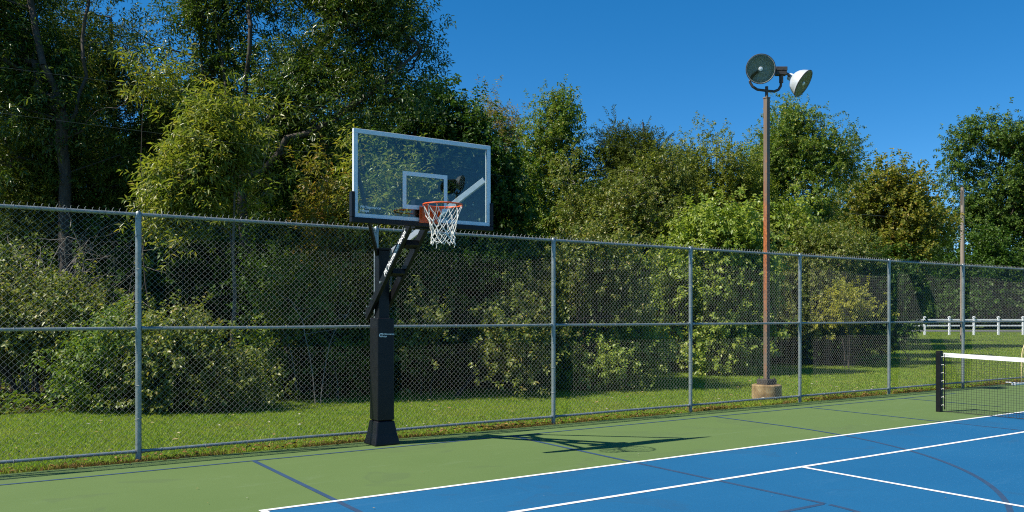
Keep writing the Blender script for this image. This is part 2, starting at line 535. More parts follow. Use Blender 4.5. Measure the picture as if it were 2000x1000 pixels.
def line(name, x0, y0, x1, y1, w, z, mat):
    d = Vector((x1 - x0, y1 - y0)).normalized()
    n = Vector((-d.y, d.x)) * w / 2
    MB().add([(x0 - n.x, y0 - n.y, z), (x1 - n.x, y1 - n.y, z), (x1 + n.x, y1 + n.y, z), (x0 + n.x, y0 + n.y, z)], [(0, 1, 2, 3)]).build(name, mat, court)


def arc(name, cx, cy, r, a0, a1, w, z, mat, n=64):
    vs, fs = [], []
    for i in range(n + 1):
        a = a0 + (a1 - a0) * i / n
        for q in (r - w / 2, r + w / 2):
            vs.append((cx + q * math.cos(a), cy + q * math.sin(a), z))
    for i in range(n):
        fs.append((2 * i, 2 * i + 1, 2 * i + 3, 2 * i + 2))
    MB().add(vs, fs).build(name, mat, court)


ZW, ZN, WW, WN = 0.006, 0.004, 0.062, 0.055
line('white_line', BX0 - WW / 2, L1, BX1, L1, WW, ZW, M['white_paint'])
line('white_line', BX0, L2, BX1, L2, WW, ZW, M['white_paint'])
line('white_line', BX0, L1 - 0.04, BX0, -3.7, WW, ZW, M['white_paint'])
line('white_line', 7.91, L2 - WW / 2 - .003, 7.91, -2.3, WW, ZW, M['white_paint'])
line('white_line', 21.1, L2 - WW / 2 - .003, 21.1, -2.3, WW, ZW, M['white_paint'])
line('white_line', BX0, -3.68, BX1, -3.68, WW, ZW, M['white_paint'])
line('white_line', BX0, -2.33, BX1, -2.33, WW, ZW, M['white_paint'])
line('white_line', 7.95, 2.04, 21.06, 2.04, WW, ZW, M['white_paint'])
HX, RIM_Y = 4.69, 9.06
line('navy_line', -11, 10.49, 18.2, 10.49, WN * .8, ZN, M['navy_paint'])
line('navy_line', HX - 1.77, 10.46, HX - 1.77, 5.04, WN, ZN, M['navy_paint'])
line('navy_line', HX + 1.86, 10.46, HX + 1.86, 5.04, WN, ZN, M['navy_paint'])
line('navy_line', HX - 1.74, 5.04, HX + 1.83, 5.04, WN, ZN, M['navy_paint'])
arc('navy_line', HX + .045, 5.04, 1.815, math.pi + .03, 2 * math.pi - .03, WN, ZN, M['navy_paint'])
line('navy_line', HX + 5.95, 10.46, HX + 5.95, RIM_Y, WN, ZN, M['navy_paint'])
line('navy_line', HX - 5.95, 10.46, HX - 5.95, RIM_Y, WN, ZN, M['navy_paint'])
arc('navy_line', HX, RIM_Y, 5.95, math.pi, 2 * math.pi, WN, ZN, M['navy_paint'], 96)
line('navy_line', 13.15, 10.46, 13.15, -8, WN, ZN, M['navy_paint'])
line('navy_line', 16.2, 10.46, 16.2, 8.4, WN, ZN, M['navy_paint'])

# road beyond the far lawn
rx, ry = at(1700, 84)
fwd, rgt = Vector((SN, CS, 0)), Vector((CS, -SN, 0))
def far_pt(px, d, z=0):
    x, y = at(px, d)
    return (x, y, z)
RZ = float(ground_z(np.array(60.), np.array(50.))) + 0.05
MB().add([far_pt(1560, 82, RZ), far_pt(2700, 82, RZ), far_pt(2700, 91, RZ), far_pt(1560, 91, RZ)], [(0, 1, 2, 3)]).build('road', M['asphalt'])
tag(bpy.data.objects['road'], 'grey asphalt road behind the white rail fence', None, None, 'structure')

# ------------------------------------------------------------------ chain-link fence
BAY, POST0 = 3.04, 1.81
fence = empty('chain_link_fence', (POST0 - 4 * BAY, FENCE_Y, 0), 'tall galvanised chain-link fence running along the edge of the court', 'fence')
NB = 15
FT, FM, FB = 2.955, 1.585, 0.105       # rail heights


def chain_mesh():
    D = 0.0716
    cols = 85
    hD = BAY / cols
    rows = int((FT + 0.045 - 0.045) / hD)
    r = 0.0018
    ang = np.array([0.5, 2.6, 4.7])
    j = np.arange(rows + 1)
    V, Fc = [], []
    for i in range(cols):
        odd = (j + i) % 2
        x = i * hD + odd * hD
        x = x - np.where(odd == 1, 0.001, -0.001)
        z = 0.045 + j * hD
        y = np.where(odd == 1, 0.0035, -0.0035) * (1 if i % 2 == 0 else -1) - 0.024
        bul = np.sin(np.pi * np.clip((z - FB) / (FM - FB), 0, 1)) * .016 * (1 + np.sin(x * 2.1 + 1)) / 2 + np.sin(np.pi * np.clip((z - FM) / (FT - FM), 0, 1)) * .020 * (1 + np.sin(x * 1.6 + 4)) / 2
        y = y - bul
        c = np.stack([x, y, z], -1)
        ring = np.stack([np.cos(ang) * r, np.sin(ang) * r, np.zeros(3)], -1)
        v = (c[:, None, :] + ring[None]).reshape(-1, 3)
        b = sum(len(a) for a in V)
        V.append(v)
        a = np.arange(rows)[:, None] * 3 + np.arange(3)[None]
        n = np.arange(rows)[:, None] * 3 + (np.arange(3)[None] + 1) % 3
        Fc.append((np.stack([a, n, n + 3, a + 3], -1).reshape(-1, 4)) + b)
    # twisted barbs along the top edge
    g = np.random.default_rng(5)
    nb = sum(len(a) for a in V)
    for i in range(0, cols, 2):
        mb = MB()
        x = i * hD + hD + g.normal() * .003
        tw = [(x + .006 * math.cos(k * 1.9), -.024 + .006 * math.sin(k * 1.9), FT - .005 + k * .010) for k in range(5)]
        tw.append((x + g.uniform(.006, .02), -.024 - .008, FT + .050 + g.uniform(0, .012)))
        mb.tube(tw, .0030, 4, False)
        V.append(np.array(mb.v)); Fc.append(np.array(mb.f) + nb); nb += len(mb.v)
    return np.concatenate(V), np.concatenate(Fc)


cv, cf = chain_mesh()
post_mb = MB().tube([(0, 0, -0.25), (0, 0, FT - 0.02)], 0.034, 14)
post_mb.lathe([(0.037, FT - 0.05), (0.038, FT - 0.015), (0.034, FT + 0.02), (0.02, FT + 0.038), (0.0, FT + 0.042)], 14)
proto = {}


def fpart(name, x, make):
    if name not in proto:
        o = make()
        o.parent = fence
        proto[name] = o
    else:
        o = proto[name].copy()
        COL.objects.link(o)
        o.parent = fence
    o.location = (x, 0, 0)
    return o


def mesh_piece():
    o = np_mesh('wire_mesh', cv, cf, M['wire'])
    o['kind'] = 'stuff'
    return o


for i in range(NB + 1):
    x = i * BAY
    fpart('post', x, lambda: post_mb.build('post', M['galv'], None, True))
    for sx in (-1, 1):
        if (i == 0 and sx < 0) or (i == NB and sx > 0):
            continue
        b0, b1 = sorted((sx * .036, sx * .072))
        fpart('rail_band%d' % sx, x, lambda: MB().tube([(b0, -.002, FM), (b1, -.002, FM)], 0.026, 12).build('rail_band', M['galv'], None, True))
        fpart('rail_clamp%d' % sx, x, lambda: MB().tube([(b0, -.002, FB), (b1, -.002, FB)], 0.025, 12).build('rail_clamp', M['galv'], None, True))
    if i < NB:
        fpart('top_rail', x, lambda: MB().tube([(0.02, 0, FT), (BAY - .02, 0, FT)], 0.0215, 12).build('top_rail', M['galv'], None, True))
        fpart('middle_rail', x, lambda: MB().tube([(0.03, 0, FM), (BAY * .5, 0, FM - .004), (BAY - .03, 0, FM)], 0.0205, 12).build('middle_rail', M['galv'], None, True))
        fpart('bottom_rail', x, lambda: MB().tube([(0.03, 0, FB), (BAY * .5, 0, FB + .006), (BAY - .03, 0, FB)], 0.020, 12).build('bottom_rail', M['galv'], None, True))
        fpart('wire_mesh', x, mesh_piece)

        def ties():
            mb = MB()
            for k in range(6):
                xx = BAY * (k + .5) / 6
                for zz in (FT, FM, FB):
                    pts = [(xx, -.030, zz), (xx, -.012, zz + .025), (xx, .018, zz + .022), (xx, .026, zz), (xx, .018, zz - .022), (xx, -.012, zz - .025)]
                    mb.tube(pts, 0.003, 5, False, True)
            for zz in (0.5, 0.9, 1.3, 1.9, 2.3, 2.7):
                pts = [(.0 + .04 * math.cos(a), .04 * math.sin(a) * .85 - .002, zz + .01 * math.cos(a)) for a in np.linspace(0, 2 * math.pi, 9)[:-1]]
                mb.tube(pts, 0.003, 5, False, True)
            o = mb.build('wire_tie', M['wire'])
            o['kind'] = 'stuff'
            return o
        fpart('wire_tie', x, ties)

# ------------------------------------------------------------------ basketball hoop
hoop = empty('basketball_hoop', (HX, 10.86, 0), 'black basketball hoop with clear glass backboard, orange rim and white net', 'basketball hoop')
OX, OY = HX, 10.86


def hp(mb, name, mat, parent=None, smooth=False, bevel=0.0):
    """build in world coordinates, parent under the hoop"""
    mb.v = [(x - OX, y - OY, z) for x, y, z in mb.v]
    return mb.build(name, mat, parent or hoop, smooth, bevel)


def loft(secs):
    """square-section loft: list of (cx, cy, hx, hy, z)"""
    mb = MB()
    vs, fs = [], []
    for cx_, cy_, hx, hy_, z in secs:
        vs += [(cx_ - hx, cy_ - hy_, z), (cx_ + hx, cy_ - hy_, z), (cx_ + hx, cy_ + hy_, z), (cx_ - hx, cy_ + hy_, z)]
    for i in range(len(secs) - 1):
        for k in range(4):
            k2 = (k + 1) % 4
            fs.append((i * 4 + k, i * 4 + k2, i * 4 + 4 + k2, i * 4 + 4 + k))
    fs.append((3, 2, 1, 0))
    n = len(secs) * 4
    fs.append((n - 4, n - 3, n - 2, n - 1))
    return mb.add(vs, fs)


CXH, CYH = 4.725, 10.875
hp(loft([(CXH, CYH, .185, .20, 0.0), (CXH, CYH, .18, .195, .02), (CXH, CYH, .15, .165, .16), (CXH, CYH, .128, .14, .31), (CXH, CYH, .118, .13, .325)]), 'base_cover', M['black_pad'], None, False, .018)
pad = hp(loft([(CXH, CYH, .118, .132, .328), (CXH, CYH, .120, .135, .34), (CXH, CYH, .119, .134, 1.69), (CXH, CYH, .115, .130, 1.705)]), 'pole_pad', M['black_pad'], None, False, .015)
hp(MB().box(CXH - .076, CXH + .076, CYH - .076, CYH + .076, 1.0, 2.62), 'column', M['black_steel'], None, False, .008)
hp(MB().box(CXH - .09, CXH + .09, CYH - .09, CYH + .09, 2.621, 2.65), 'column_cap', M['black_steel'], None, False, .006)
# lifting arms: two sloping beams either side of the column
AV0, AZ0, AV1, AZ1 = 11.13, 1.72, 9.62, 2.99


def armpt(t, off=0.0):
    y = AV0 + (AV1 - AV0) * t
    z = AZ0 + (AZ1 - AZ0) * t
    l = math.hypot(AV1 - AV0, AZ1 - AZ0)
    nx, nz = (AZ1 - AZ0) / l, -(AV1 - AV0) / l
    return y + nx * off, z + nz * off


arms = []
for sx in (-1, 1):
    x = CXH + sx * .112
    a = (x, *armpt(0.0)); b_ = (x, *armpt(1.0))
    arms.append(hp(MB().bar(a, b_, .05, .115), 'lifting_arm', M['black_steel'], None, False, .006))
# cross plates, adjuster handle bolts, pivot bolts
for t, o_ in ((0.47, -.02), (0.74, -.02)):
    y, z = armpt(t, o_)
    hp(MB().bar((CXH - .0855, y, z), (CXH + .0855, y, z), .15, .07, (0, 0.25, 1)), 'cross_plate', M['black_steel'], None, False, .004)
for t in (0.36, .50, .86):
    for sx in (-1, 1):
        y, z = armpt(t)
        x = CXH + sx * .138
        hp(MB().tube([(x, y, z), (x + sx * .018, y, z)], .017, 6), 'bolt', M['galv'])
for t in (.02, .09, .17):
    y, z = armpt(t)
    hp(MB().tube([(CXH - .138, y, z + .02), (CXH - .17, y, z + .03)], .011, 6), 'bolt', M['galv'])
y, z = armpt(.05)
hp(MB().bar((CXH, y + .02, z - .06), (CXH, CYH - .02, 2.1), .05, .05), 'lift_actuator', M['black_steel'], None, False, .004)
y, z = armpt(.93)
hp(MB().box(CXH - .15, CXH + .15, 9.54, 9.66, 2.80, 3.16), 'board_mount', M['black_steel'], None, False, .006)
BY = 9.45                                                      # front plane of the backboard
BX_C = 4.672
BW, BZ0, BZ1 = 0.915, 2.872, 3.905
for sx in (-1, 1):
    mb = MB().bar((CXH + sx * .085, CYH - .03, 2.57), (BX_C + sx * .86, BY + .065, 3.47), .034, .075, (0, 0, 1))
    hp(mb, 'strut', M['black_steel'] if sx < 0 else M['strut_sheen'], None, False, .004)  # matching pair; the right one's sunlit, sky-lit sheen is put into its colour
# board: frame of four extrusions, glass, target, padding
fw_ = .052
bf = MB()
board = hp(MB().box(BX_C - BW, BX_C + BW, BY, BY + .045, BZ1 - fw_, BZ1), 'backboard', M['white_frame'], None, False, .004)
for nm, bx_ in (('frame_side', (BX_C - BW, BX_C - BW + fw_, BY, BY + .045, BZ0 + fw_, BZ1 - fw_ - .001)),
                ('frame_side', (BX_C + BW - fw_, BX_C + BW, BY, BY + .045, BZ0 + fw_, BZ1 - fw_ - .001)),
                ('frame_rail', (BX_C - BW, BX_C + BW, BY, BY + .045, BZ0, BZ0 + fw_ - .001))):
    hp(MB().box(*bx_), nm, M['white_frame'], board, False, .004)
hp(MB().box(BX_C - BW + fw_ - .012, BX_C + BW - fw_ + .012, BY + .010, BY + .022, BZ0 + fw_ - .012, BZ1 - fw_ + .012), 'glass', M['glass'], board)
TX0, TX1, TZ0, TZ1, tw = BX_C - .30, BX_C + .30, 3.02, 3.47, .05
tm = MB()
yt = BY + .0075
def frame_ring(mb, x0, x1, z0, z1, w, y):
    o = [(x0, z0), (x1, z0), (x1, z1), (x0, z1)]
    i = [(x0 + w, z0 + w), (x1 - w, z0 + w), (x1 - w, z1 - w), (x0 + w, z1 - w)]
    vs = [(x_, y, z_) for x_, z_ in o] + [(x_, y, z_) for x_, z_ in i]
    return mb.add(vs, [(0, 1, 5, 4), (1, 2, 6, 5), (2, 3, 7, 6), (3, 0, 4, 7)])
hp(frame_ring(tm, TX0, TX1, TZ0, TZ1, tw, yt), 'target_square', M['white_mark'], board)
# bottom padding wrapping round the lower corners
hp(MB().box(BX_C - BW - .03, BX_C + BW + .03, BY - .018, BY + .06, BZ0 - .055, BZ0 + .004), 'edge_padding', M['black_pad'], board, False, .006)
for sx in (-1, 1):
    x0, x1 = sorted((BX_C + sx * (BW - .012), BX_C + sx * (BW + .03)))
    hp(MB().box(x0, x1, BY - .018, BY + .06, BZ0 + .005, BZ0 + .30), 'edge_padding', M['black_pad'], board, False, .006)
# rim with its boxed bracket
RC = Vector((BX_C + .03, BY - .165 - .229, 3.045))
ring = [(RC.x + .229 * math.cos(a), RC.y + .229 * math.sin(a), RC.z) for a in np.linspace(0, 2 * math.pi, 49)[:-1]]
rim = hp(MB().tube(ring, .0095, 10, False, True), 'rim', M['orange'], None, True)
br = MB()
br.box(RC.x - .125, RC.x + .125, BY - .03, BY - .019, RC.z - .185, RC.z + .012)
br.box(RC.x - .105, RC.x + .105, BY - .16, BY - .0305, RC.z - .022, RC.z - .004)
for sx in (-1, 1):
    xa = RC.x + sx * .10
    br.add([(xa - .004, BY - .031, RC.z - .15), (xa + .004, BY - .031, RC.z - .15), (xa + .004, BY - .031, RC.z - .0225), (xa - .004, BY - .031, RC.z - .0225),
            (xa - .004, BY - .165, RC.z - .06), (xa + .004, BY - .165, RC.z - .06), (xa + .004, BY - .165, RC.z - .0225), (xa - .004, BY - .165, RC.z - .0225)],
           [(0, 1, 2, 3), (7, 6, 5, 4), (0, 4, 5, 1), (1, 5, 6, 2), (2, 6, 7, 3), (3, 7, 4, 0)])
    br.tube([(xa, BY - .16, RC.z - .01), (RC.x + sx * .20, RC.y + .115, RC.z - .006)], .009, 8)
br.box(RC.x - .10, RC.x + .10, BY - .170, BY - .1605, RC.z - .062, RC.z - .004)
hp(br, 'bracket', M['orange'], rim, False, .002)
for k in range(12):
    a = 2 * math.pi * (k + .5) / 12
    c_ = Vector((RC.x + .229 * math.cos(a), RC.y + .229 * math.sin(a), RC.z - .010))
    hp(MB().tube([c_ + Vector((0, 0, .004)), c_ + Vector((.008 * math.sin(a), -.008 * math.cos(a), -.012)), c_ + Vector((-.008 * math.sin(a), .008 * math.cos(a), -.014)), c_ + Vector((0, 0, .002))], .003, 5, True), 'net_hook', M['orange'], rim)
# net: 12 hooks, diamond courses that narrow and then hang straight
random.seed(4)
levels = [(0.0, .228), (-.115, .188), (-.185, .160), (-.250, .142), (-.310, .135), (-.365, .136), (-.410, .140), (-.445, .146)]
nm_ = MB()
nk = {}
for li, (dz, rr) in enumerate(levels):
    for k in range(12):
        a = 2 * math.pi * (k + .5 + (0.5 if li % 2 else 0)) / 12
        j = 0 if li == 0 else .012
        nk[li, k] = Vector((RC.x + rr * math.cos(a) + random.uniform(-j, j), RC.y + rr * math.sin(a) + random.uniform(-j, j), RC.z - .012 + dz + random.uniform(-j, j)))
for li in range(len(levels) - 1):
    for k in range(12):
        o2 = (k, (k - 1) % 12) if li % 2 == 0 else (k, (k + 1) % 12)
        for q in o2:
            p0, p1 = nk[li, k], nk[li + 1, q]
            mid = (p0 + p1) / 2 + Vector((random.uniform(-.004, .004), random.uniform(-.004, .004), -.004))
            nm_.tube([p0, mid, p1], .0042 if li else .0036, 5, False)
        nm_.tube([nk[li + 1, k] + Vector((0, 0, .007)), nk[li + 1, k] - Vector((0, 0, .007))], .0065, 6)
for k in (2, 9):
    e0 = nk[len(levels) - 1, k]
    nm_.tube([e0, e0 + Vector((.004, 0, -.03)), e0 + Vector((-.004, .004, -.055))], .004, 5)
hp(nm_, 'net', M['net_cord'], rim, True)


def text_obj(name, body, size, mat, parent, mtx, shear=0.2, bold=0.0):
    c = bpy.data.curves.new(name, 'FONT')
    c.body = body
    c.size = size
    c.shear = shear
    c.offset = bold
    c.extrude = 0.0006
    c.align_x = 'LEFT'
    t = bpy.data.objects.new(name, c)
    COL.objects.link(t)
    bpy.context.view_layer.update()
    me = bpy.data.meshes.new_from_object(t.evaluated_get(bpy.context.evaluated_depsgraph_get()))
    bpy.data.objects.remove(t)
    me.name = name
    me.materials.clear()
    me.materials.append(mat)
    o = bpy.data.objects.new(name, me)
    link(o, parent)
    o.matrix_local = mtx
    return o


def basis(xa, ya, origin):
    xa = Vector(xa).normalized()
    za = xa.cross(Vector(ya)).normalized()
    ya = za.cross(xa)
    m = Matrix((xa, ya, za)).transposed().to_4x4()
    m.translation = Vector(origin) - Vector((OX, OY, 0))
    return m


# lettering on the outer face of the near arm, reading up the slope
l_ = math.hypot(AV1 - AV0, AZ1 - AZ0)
dirv = Vector((0, (AV1 - AV0) / l_, (AZ1 - AZ0) / l_))
y, z = armpt(.43, -.028)
text_obj('lettering', 'PROformanceHoops', .098, M['white_mark'], arms[0], basis(dirv, (0, dirv.z, -dirv.y), (CXH - .1385, y, z)), .15, .0022)
# pad logo: crescent with two lines of lettering
mp_ = MB()
vs, fs = [], []
for i in range(17):
    a = R(60 + 240 * i / 16)
    vs += [(CXH - .075 + .026 * math.cos(a), CYH - .1375, 1.475 + .026 * math.sin(a)), (CXH - .070 + .017 * math.cos(a), CYH - .1375, 1.475 + .019 * math.sin(a))]
for i in range(16):
    fs.append((2 * i, 2 * i + 2, 2 * i + 3, 2 * i + 1))
hp(mp_.add(vs, fs), 'logo', M['white_mark'], pad)
text_obj('lettering', 'PROformance', .034, M['white_mark'], pad, basis((1, 0, 0), (0, 0, 1), (CXH - .078, CYH - .1375, 1.478)), .15, .0006)
text_obj('lettering', 'Hoops', .030, M['white_mark'], pad, basis((1, 0, 0), (0, 0, 1), (CXH - .072, CYH - .1375, 1.450)), .15, .0006)
text_obj('lettering', 'PROformance', .044, M['white_mark'], board, basis((1, 0, 0), (0, 0, 1), (BX_C - BW + fw_ + .03, BY + .007, BZ0 + fw_ + .062)), .15, .001)
text_obj('lettering', 'Hoops', .040, M['white_mark'], board, basis((1, 0, 0), (0, 0, 1), (BX_C - BW + fw_ + .03, BY + .007, BZ0 + fw_ + .022)), .15, .001)

# ------------------------------------------------------------------ floodlight masts
def floodlight(loc, label, flip=False):
    t = empty('floodlight_mast', loc, label, 'floodlight')
    MB().lathe([(0.0, .27), (.29, .27), (.312, .25), (.315, -.2)], 40).build('footing', M['concrete'], t, True)
    MB().box(-.15, .15, -.15, .15, .271, .385).build('base_plate', M['dark_steel'], t, False, .012)
    for sx in (-1, 1):
        for sy in (-1, 1):
            MB().tube([(sx * .11, sy * .11, .386), (sx * .11, sy * .11, .42)], .016, 6).build('anchor_bolt', M['dark_steel'], t)
    MB().box(-.050, .050, -.050, .050, .386, 6.36).build('pole', M['rust_pole'], t, False, .008)
    MB().box(-.060, .060, -.060, .060, 6.361, 6.39).build('pole_cap', M['rust_pole'], t, False, .006)
    g = -1 if flip else 1
    A = Vector((CS, -SN, 0)) * g          # along the cross arm
    B = Vector((-SN, -CS, 0)) * g         # towards the court
    U = Vector((0, 0, 1))
    MB().tube([(0, 0, 6.40), (0, 0, 6.62)], .034, 12).build('spigot', M['dark_steel'], t, True)
    pts = [A * -.36 + U * 6.72, A * -.30 + U * 6.62, A * -.2 + U * 6.555, A * 0 + U * 6.53, A * .16 + U * 6.515, A * .25 + U * 6.55, A * .30 + U * 6.63, A * .31 + U * 6.78]
    sm = []
    for i in range(len(pts) - 1):
        for k in range(3):
            sm.append(pts[i].lerp(pts[i + 1], k / 3))
    sm.append(pts[-1])
    MB().tube(sm, .028, 12).build('cross_arm', M['dark_steel'], t, True)
    MB().tube([A * .31 + U * 6.70, A * .31 + U * 6.85], .045, 12).build('knuckle', M['dark_steel'], t, True)
    bx_ = MB()
    def obox(c, a, b, u):
        vs = []
        for k in (-1, 1):
            for i, j in ((-1, -1), (1, -1), (1, 1), (-1, 1)):
                vs.append(c + A * a * i + B * b * j + U * u * k)
        bx_.add(vs, [(0, 3, 2, 1), (4, 5, 6, 7), (0, 1, 5, 4), (1, 2, 6, 5), (2, 3, 7, 6), (3, 0, 4, 7)])
    obox(A * .30 + U * 6.985, .125, .085, .042)
    obox(A * .30 + U * 6.90, .115, .078, .040)
    bx_.build('ballast_box', M['dark_steel'], t, False, .008)

    def head(c, ax, label_):
        ax = ax.normalized()
        q = ax.to_track_quat('Z', 'Y').to_matrix().to_4x4()
        q.translation = c
        h = MB().lathe([(.0, -.37), (.06, -.37), (.078, -.35), (.082, -.29), (.10, -.265), (.16, -.235), (.215, -.185), (.258, -.115), (.285, -.05), (.297, .0), (.302, .004), (.302, .016), (.290, .016)], 40, q).build('lamp_head', M['bulb_bowl'], t, True)
        MB().lathe([(.289, .014), (.276, -.05), (.248, -.11), (.205, -.175), (.15, -.222), (.09, -.25), (.0, -.258)], 40, q).build('reflector', M['bowl_inside'], h, True)
        MB().lathe([(.0, .03), (.04, .022), (.062, -.02), (.062, -.06), (.035, -.12), (.03, -.17)], 20, q).build('bulb', M['bulb_bowl'], h, True)
        MB().lathe([(.288, .0165), (.288, .010), (.0, .010)], 40, q).build('cover_glass', M['glass'], h, True)
        MB().tube([q @ Vector((.303 * math.cos(a), .303 * math.sin(a), .010)) for a in np.linspace(0, 2 * math.pi, 41)[:-1]], .011, 8, False, True).build('bezel', M['dark_steel'], h, True)
        return h
    head(A * -.16 + B * .14 + U * 6.955, B * .95 - A * .12 - U * .16, None)
    head(A * .77 + B * .02 + U * 6.68, A * .72 + B * .42 - U * .55, None)
    MB().tube([A * .36 + U * 6.92, A * .46 + U * 6.88, A * .53 + B * -.10 + U * 6.85], .03, 10).build('lamp_arm', M['dark_steel'], t, True)
    MB().tube([A * -.36 + U * 6.72, A * -.30 + B * .0 + U * 6.85, A * -.15 - B * .10 + U * 6.98], .028, 10).build('lamp_arm', M['dark_steel'], t, True)
    return t


floodlight((14.12, 12.36, 0), 'rust-streaked square floodlight mast with two round lamps behind the chain-link fence')
floodlight((16.1, -10.9, 0), 'floodlight mast across the court, seen only as a dark oval mirrored in the backboard', True)

# ------------------------------------------------------------------ tennis net
net = empty('tennis_net', (NET_X, 2.04, 0), 'black tennis net with white top tape strung between black posts', 'tennis net')
NY1, NY0 = 8.66, -4.58
HALF = (NY1 - NY0) / 2
def net_top(y):
    return 0.925 + 0.145 * abs(y / HALF) ** 1.15
for sy in (1, -1):
    yy = sy * HALF
    po = MB().box(-.045, .045, yy - .045, yy + .045, -.1, 1.085).build('post', M['black_steel'], net, False, .008)
    MB().box(-.048, .048, yy - .048, yy + .048, 1.0855, 1.10).build('post_cap', M['black_steel'], po, False, .005)
    MB().tube([(0, yy - sy * .10, .05), (0, yy - sy * .10, 1.05)], .012, 8).build('lacing_rod', M['black_steel'], po, True)
    for k in range(7):
        zz = .12 + k * .145
        MB().tube([(-.015, yy - sy * .045, zz), (.0, yy - sy * .075, zz + .012), (0, yy - sy * .112, zz - .01)], .006, 6).build('lacing', M['net_cord'], po)
tp = MB()
ny = 40
YN = HALF - .085
for i in range(ny):
    y0, y1 = -YN + 2 * YN * i / ny, -YN + 2 * YN * (i + 1) / ny
    z0, z1 = net_top(y0), net_top(y1)
    t_ = .009
    tp.add([(-t_, y0, z0 - .072), (-t_, y1, z1 - .072), (-t_, y1, z1), (-t_, y0, z0), (t_, y0, z0 - .072), (t_, y1, z1 - .072), (t_, y1, z1), (t_, y0, z0)],
           [(0, 1, 2, 3), (7, 6, 5, 4), (3, 2, 6, 7), (0, 4, 5, 1)])
tp.build('top_tape', M['tape'], net)
MB().tube([(-.013, YN - .02, net_top(YN) - .035), (-.013, YN - .10, net_top(YN) - .034)], .004, 6).tube([(0, HALF - .03, 1.065), (0, YN - .0, net_top(YN) - .012)], .005, 6).build('cable', M['black_steel'], net)
gm = MB()
cell = .046
ncol = int(2 * YN / cell)
for i in range(ncol + 1):
    y = -YN + i * cell
    gm.bar((random.uniform(-.004, .004), y, .02), (0, y, net_top(y) - .06), .0035, .0035, (1, 0, 0))
for k in range(24):
    fr_ = k / 23
    pts = []
    for i in range(29):
        y = -YN + 2 * YN * i / 28
        pts.append((0, y, .02 + (net_top(y) - .085) * fr_))
    gm.tube(pts, .0019 if 0 < k else .006, 4, False)
no = gm.build('netting', M['black_net'], net)
no['kind'] = 'stuff'

# ------------------------------------------------------------------ small goal with hexagonal netting, by the fence
goal = empty('practice_goal', (23.05, 10.85, 0), 'small white arched practice goal with yellowish hexagonal netting beside the fence', 'goal')
ar = []
GW, GH = 1.2, 1.42
for i in range(25):
    a = math.pi * i / 24
    ar.append((-GW * math.cos(a), .0, .62 + (GH - .62) * math.sin(a)))
MB().tube([(-GW, 0, .03)] + ar + [(GW, 0, .03)], .013, 10).build('arch', M['goal_net'], goal, True)
MB().box(-1.6, 1.6, -.05, .05, .0, .05).build('ground_bar', M['white_rail'], goal, False, .01)
for sx in (-1, 1):
    MB().tube([(sx * GW, .0, .035), (sx * GW * .95, .42, .03)], .016, 8).build('foot', M['white_rail'], goal, True)
hx_ = MB()
rh = .075
dx, dy = rh * math.sqrt(3), rh * 1.5
for r_ in range(26):
    for c_ in range(22):
        cx_ = -1.3 + c_ * dx + (dx / 2 if r_ % 2 else 0)
        cz = .05 + r_ * dy
        for k in range(3):
            a0, a1 = R(30 + 60 * k), R(90 + 60 * k)
            p0 = (cx_ + rh * math.cos(a0), cz + rh * math.sin(a0))
            p1 = (cx_ + rh * math.cos(a1), cz + rh * math.sin(a1))
            ok = True
            for (qx, qz) in (p0, p1):
                if qz < .05 or abs(qx) > GW or (qz > .62 and (qx / GW) ** 2 + ((qz - .62) / (GH - .62)) ** 2 > 1):
                    ok = False
            if ok:
                bulge = lambda q: .10 * (1 - min(1, (q[0] / GW) ** 2)) * math.sin(min(1, q[1] / GH) * math.pi)
                hx_.tube([(p0[0], bulge(p0) + .0, p0[1]), (p1[0], bulge(p1), p1[1])], .006, 4, False)
go = hx_.build('goal_net', M['goal_net'], goal)
go['kind'] = 'stuff'

# ------------------------------------------------------------------ white rail fence, utility pole, wires
WD = 70.0
wx0, wy0 = at(1758, WD)
wf = empty('white_rail_fence', (wx0, wy0, 0.12), 'low white post-and-rail fence in front of the far road', 'fence', None, -TH)
step = 48.0 * WD / F_PX
for i in range(15):
    x = i * step
    p_ = MB().box(x - .072, x + .072, -.072, .072, -.3, 1.44).build('post', M['white_rail'], wf, False, .012)
    MB().add([(x - .10, -.10, 1.441), (x + .10, -.10, 1.441), (x + .10, .10, 1.441), (x - .10, .10, 1.441), (x - .10, -.10, 1.49), (x + .10, -.10, 1.49), (x + .10, .10, 1.49), (x - .10, .10, 1.49), (x, 0, 1.55)],
             [(0, 3, 2, 1), (0, 1, 5, 4), (1, 2, 6, 5), (2, 3, 7, 6), (3, 0, 4, 7), (4, 5, 8), (5, 6, 8), (6, 7, 8), (7, 4, 8)]).build('post_cap', M['white_rail'], p_)
    if i < 14:
        for zz in (1.26, .78):
            MB().box(x + .074, x + step - .074, -.022, .022, zz - .058, zz + .058).build('rail', M['white_rail'], wf, False, .008)

UX, UY = at(1880, 56)
up = empty('utility_pole', (UX, UY, 0), 'tall bare wooden utility pole standing on the far lawn', 'utility pole')
MB().tube([(0, 0, -.3), (0, 0, 4), (.02, .01, hz(366, 56))], [.16, .145, .115], 14).build('pole', M['wood_pole'], up, True)
ht = hz(366, 56)
MB().tube([(.02, .01, ht), (.02, .01, ht + .18)], .03, 8).build('insulator', M['dark_steel'], up, True)
MB().box(-.17, -.125, -.03, .03, ht - 1.1, ht - .15).build('conduit', M['rust_pole'], up, False, .006)


def wire(name, a, b, sag, label):
    a, b = Vector(a), Vector(b)
    pts = []
    for i in range(25):
        t = i / 24
        p = a.lerp(b, t)
        p.z -= sag * 4 * t * (1 - t)
        pts.append(p)
    o = MB().tube(pts, [.012 - .0105 * min(1, i / 16) for i in range(25)], 6).build(name, M['cable'])
    tag(o, label, 'wire', 'overhead wires')


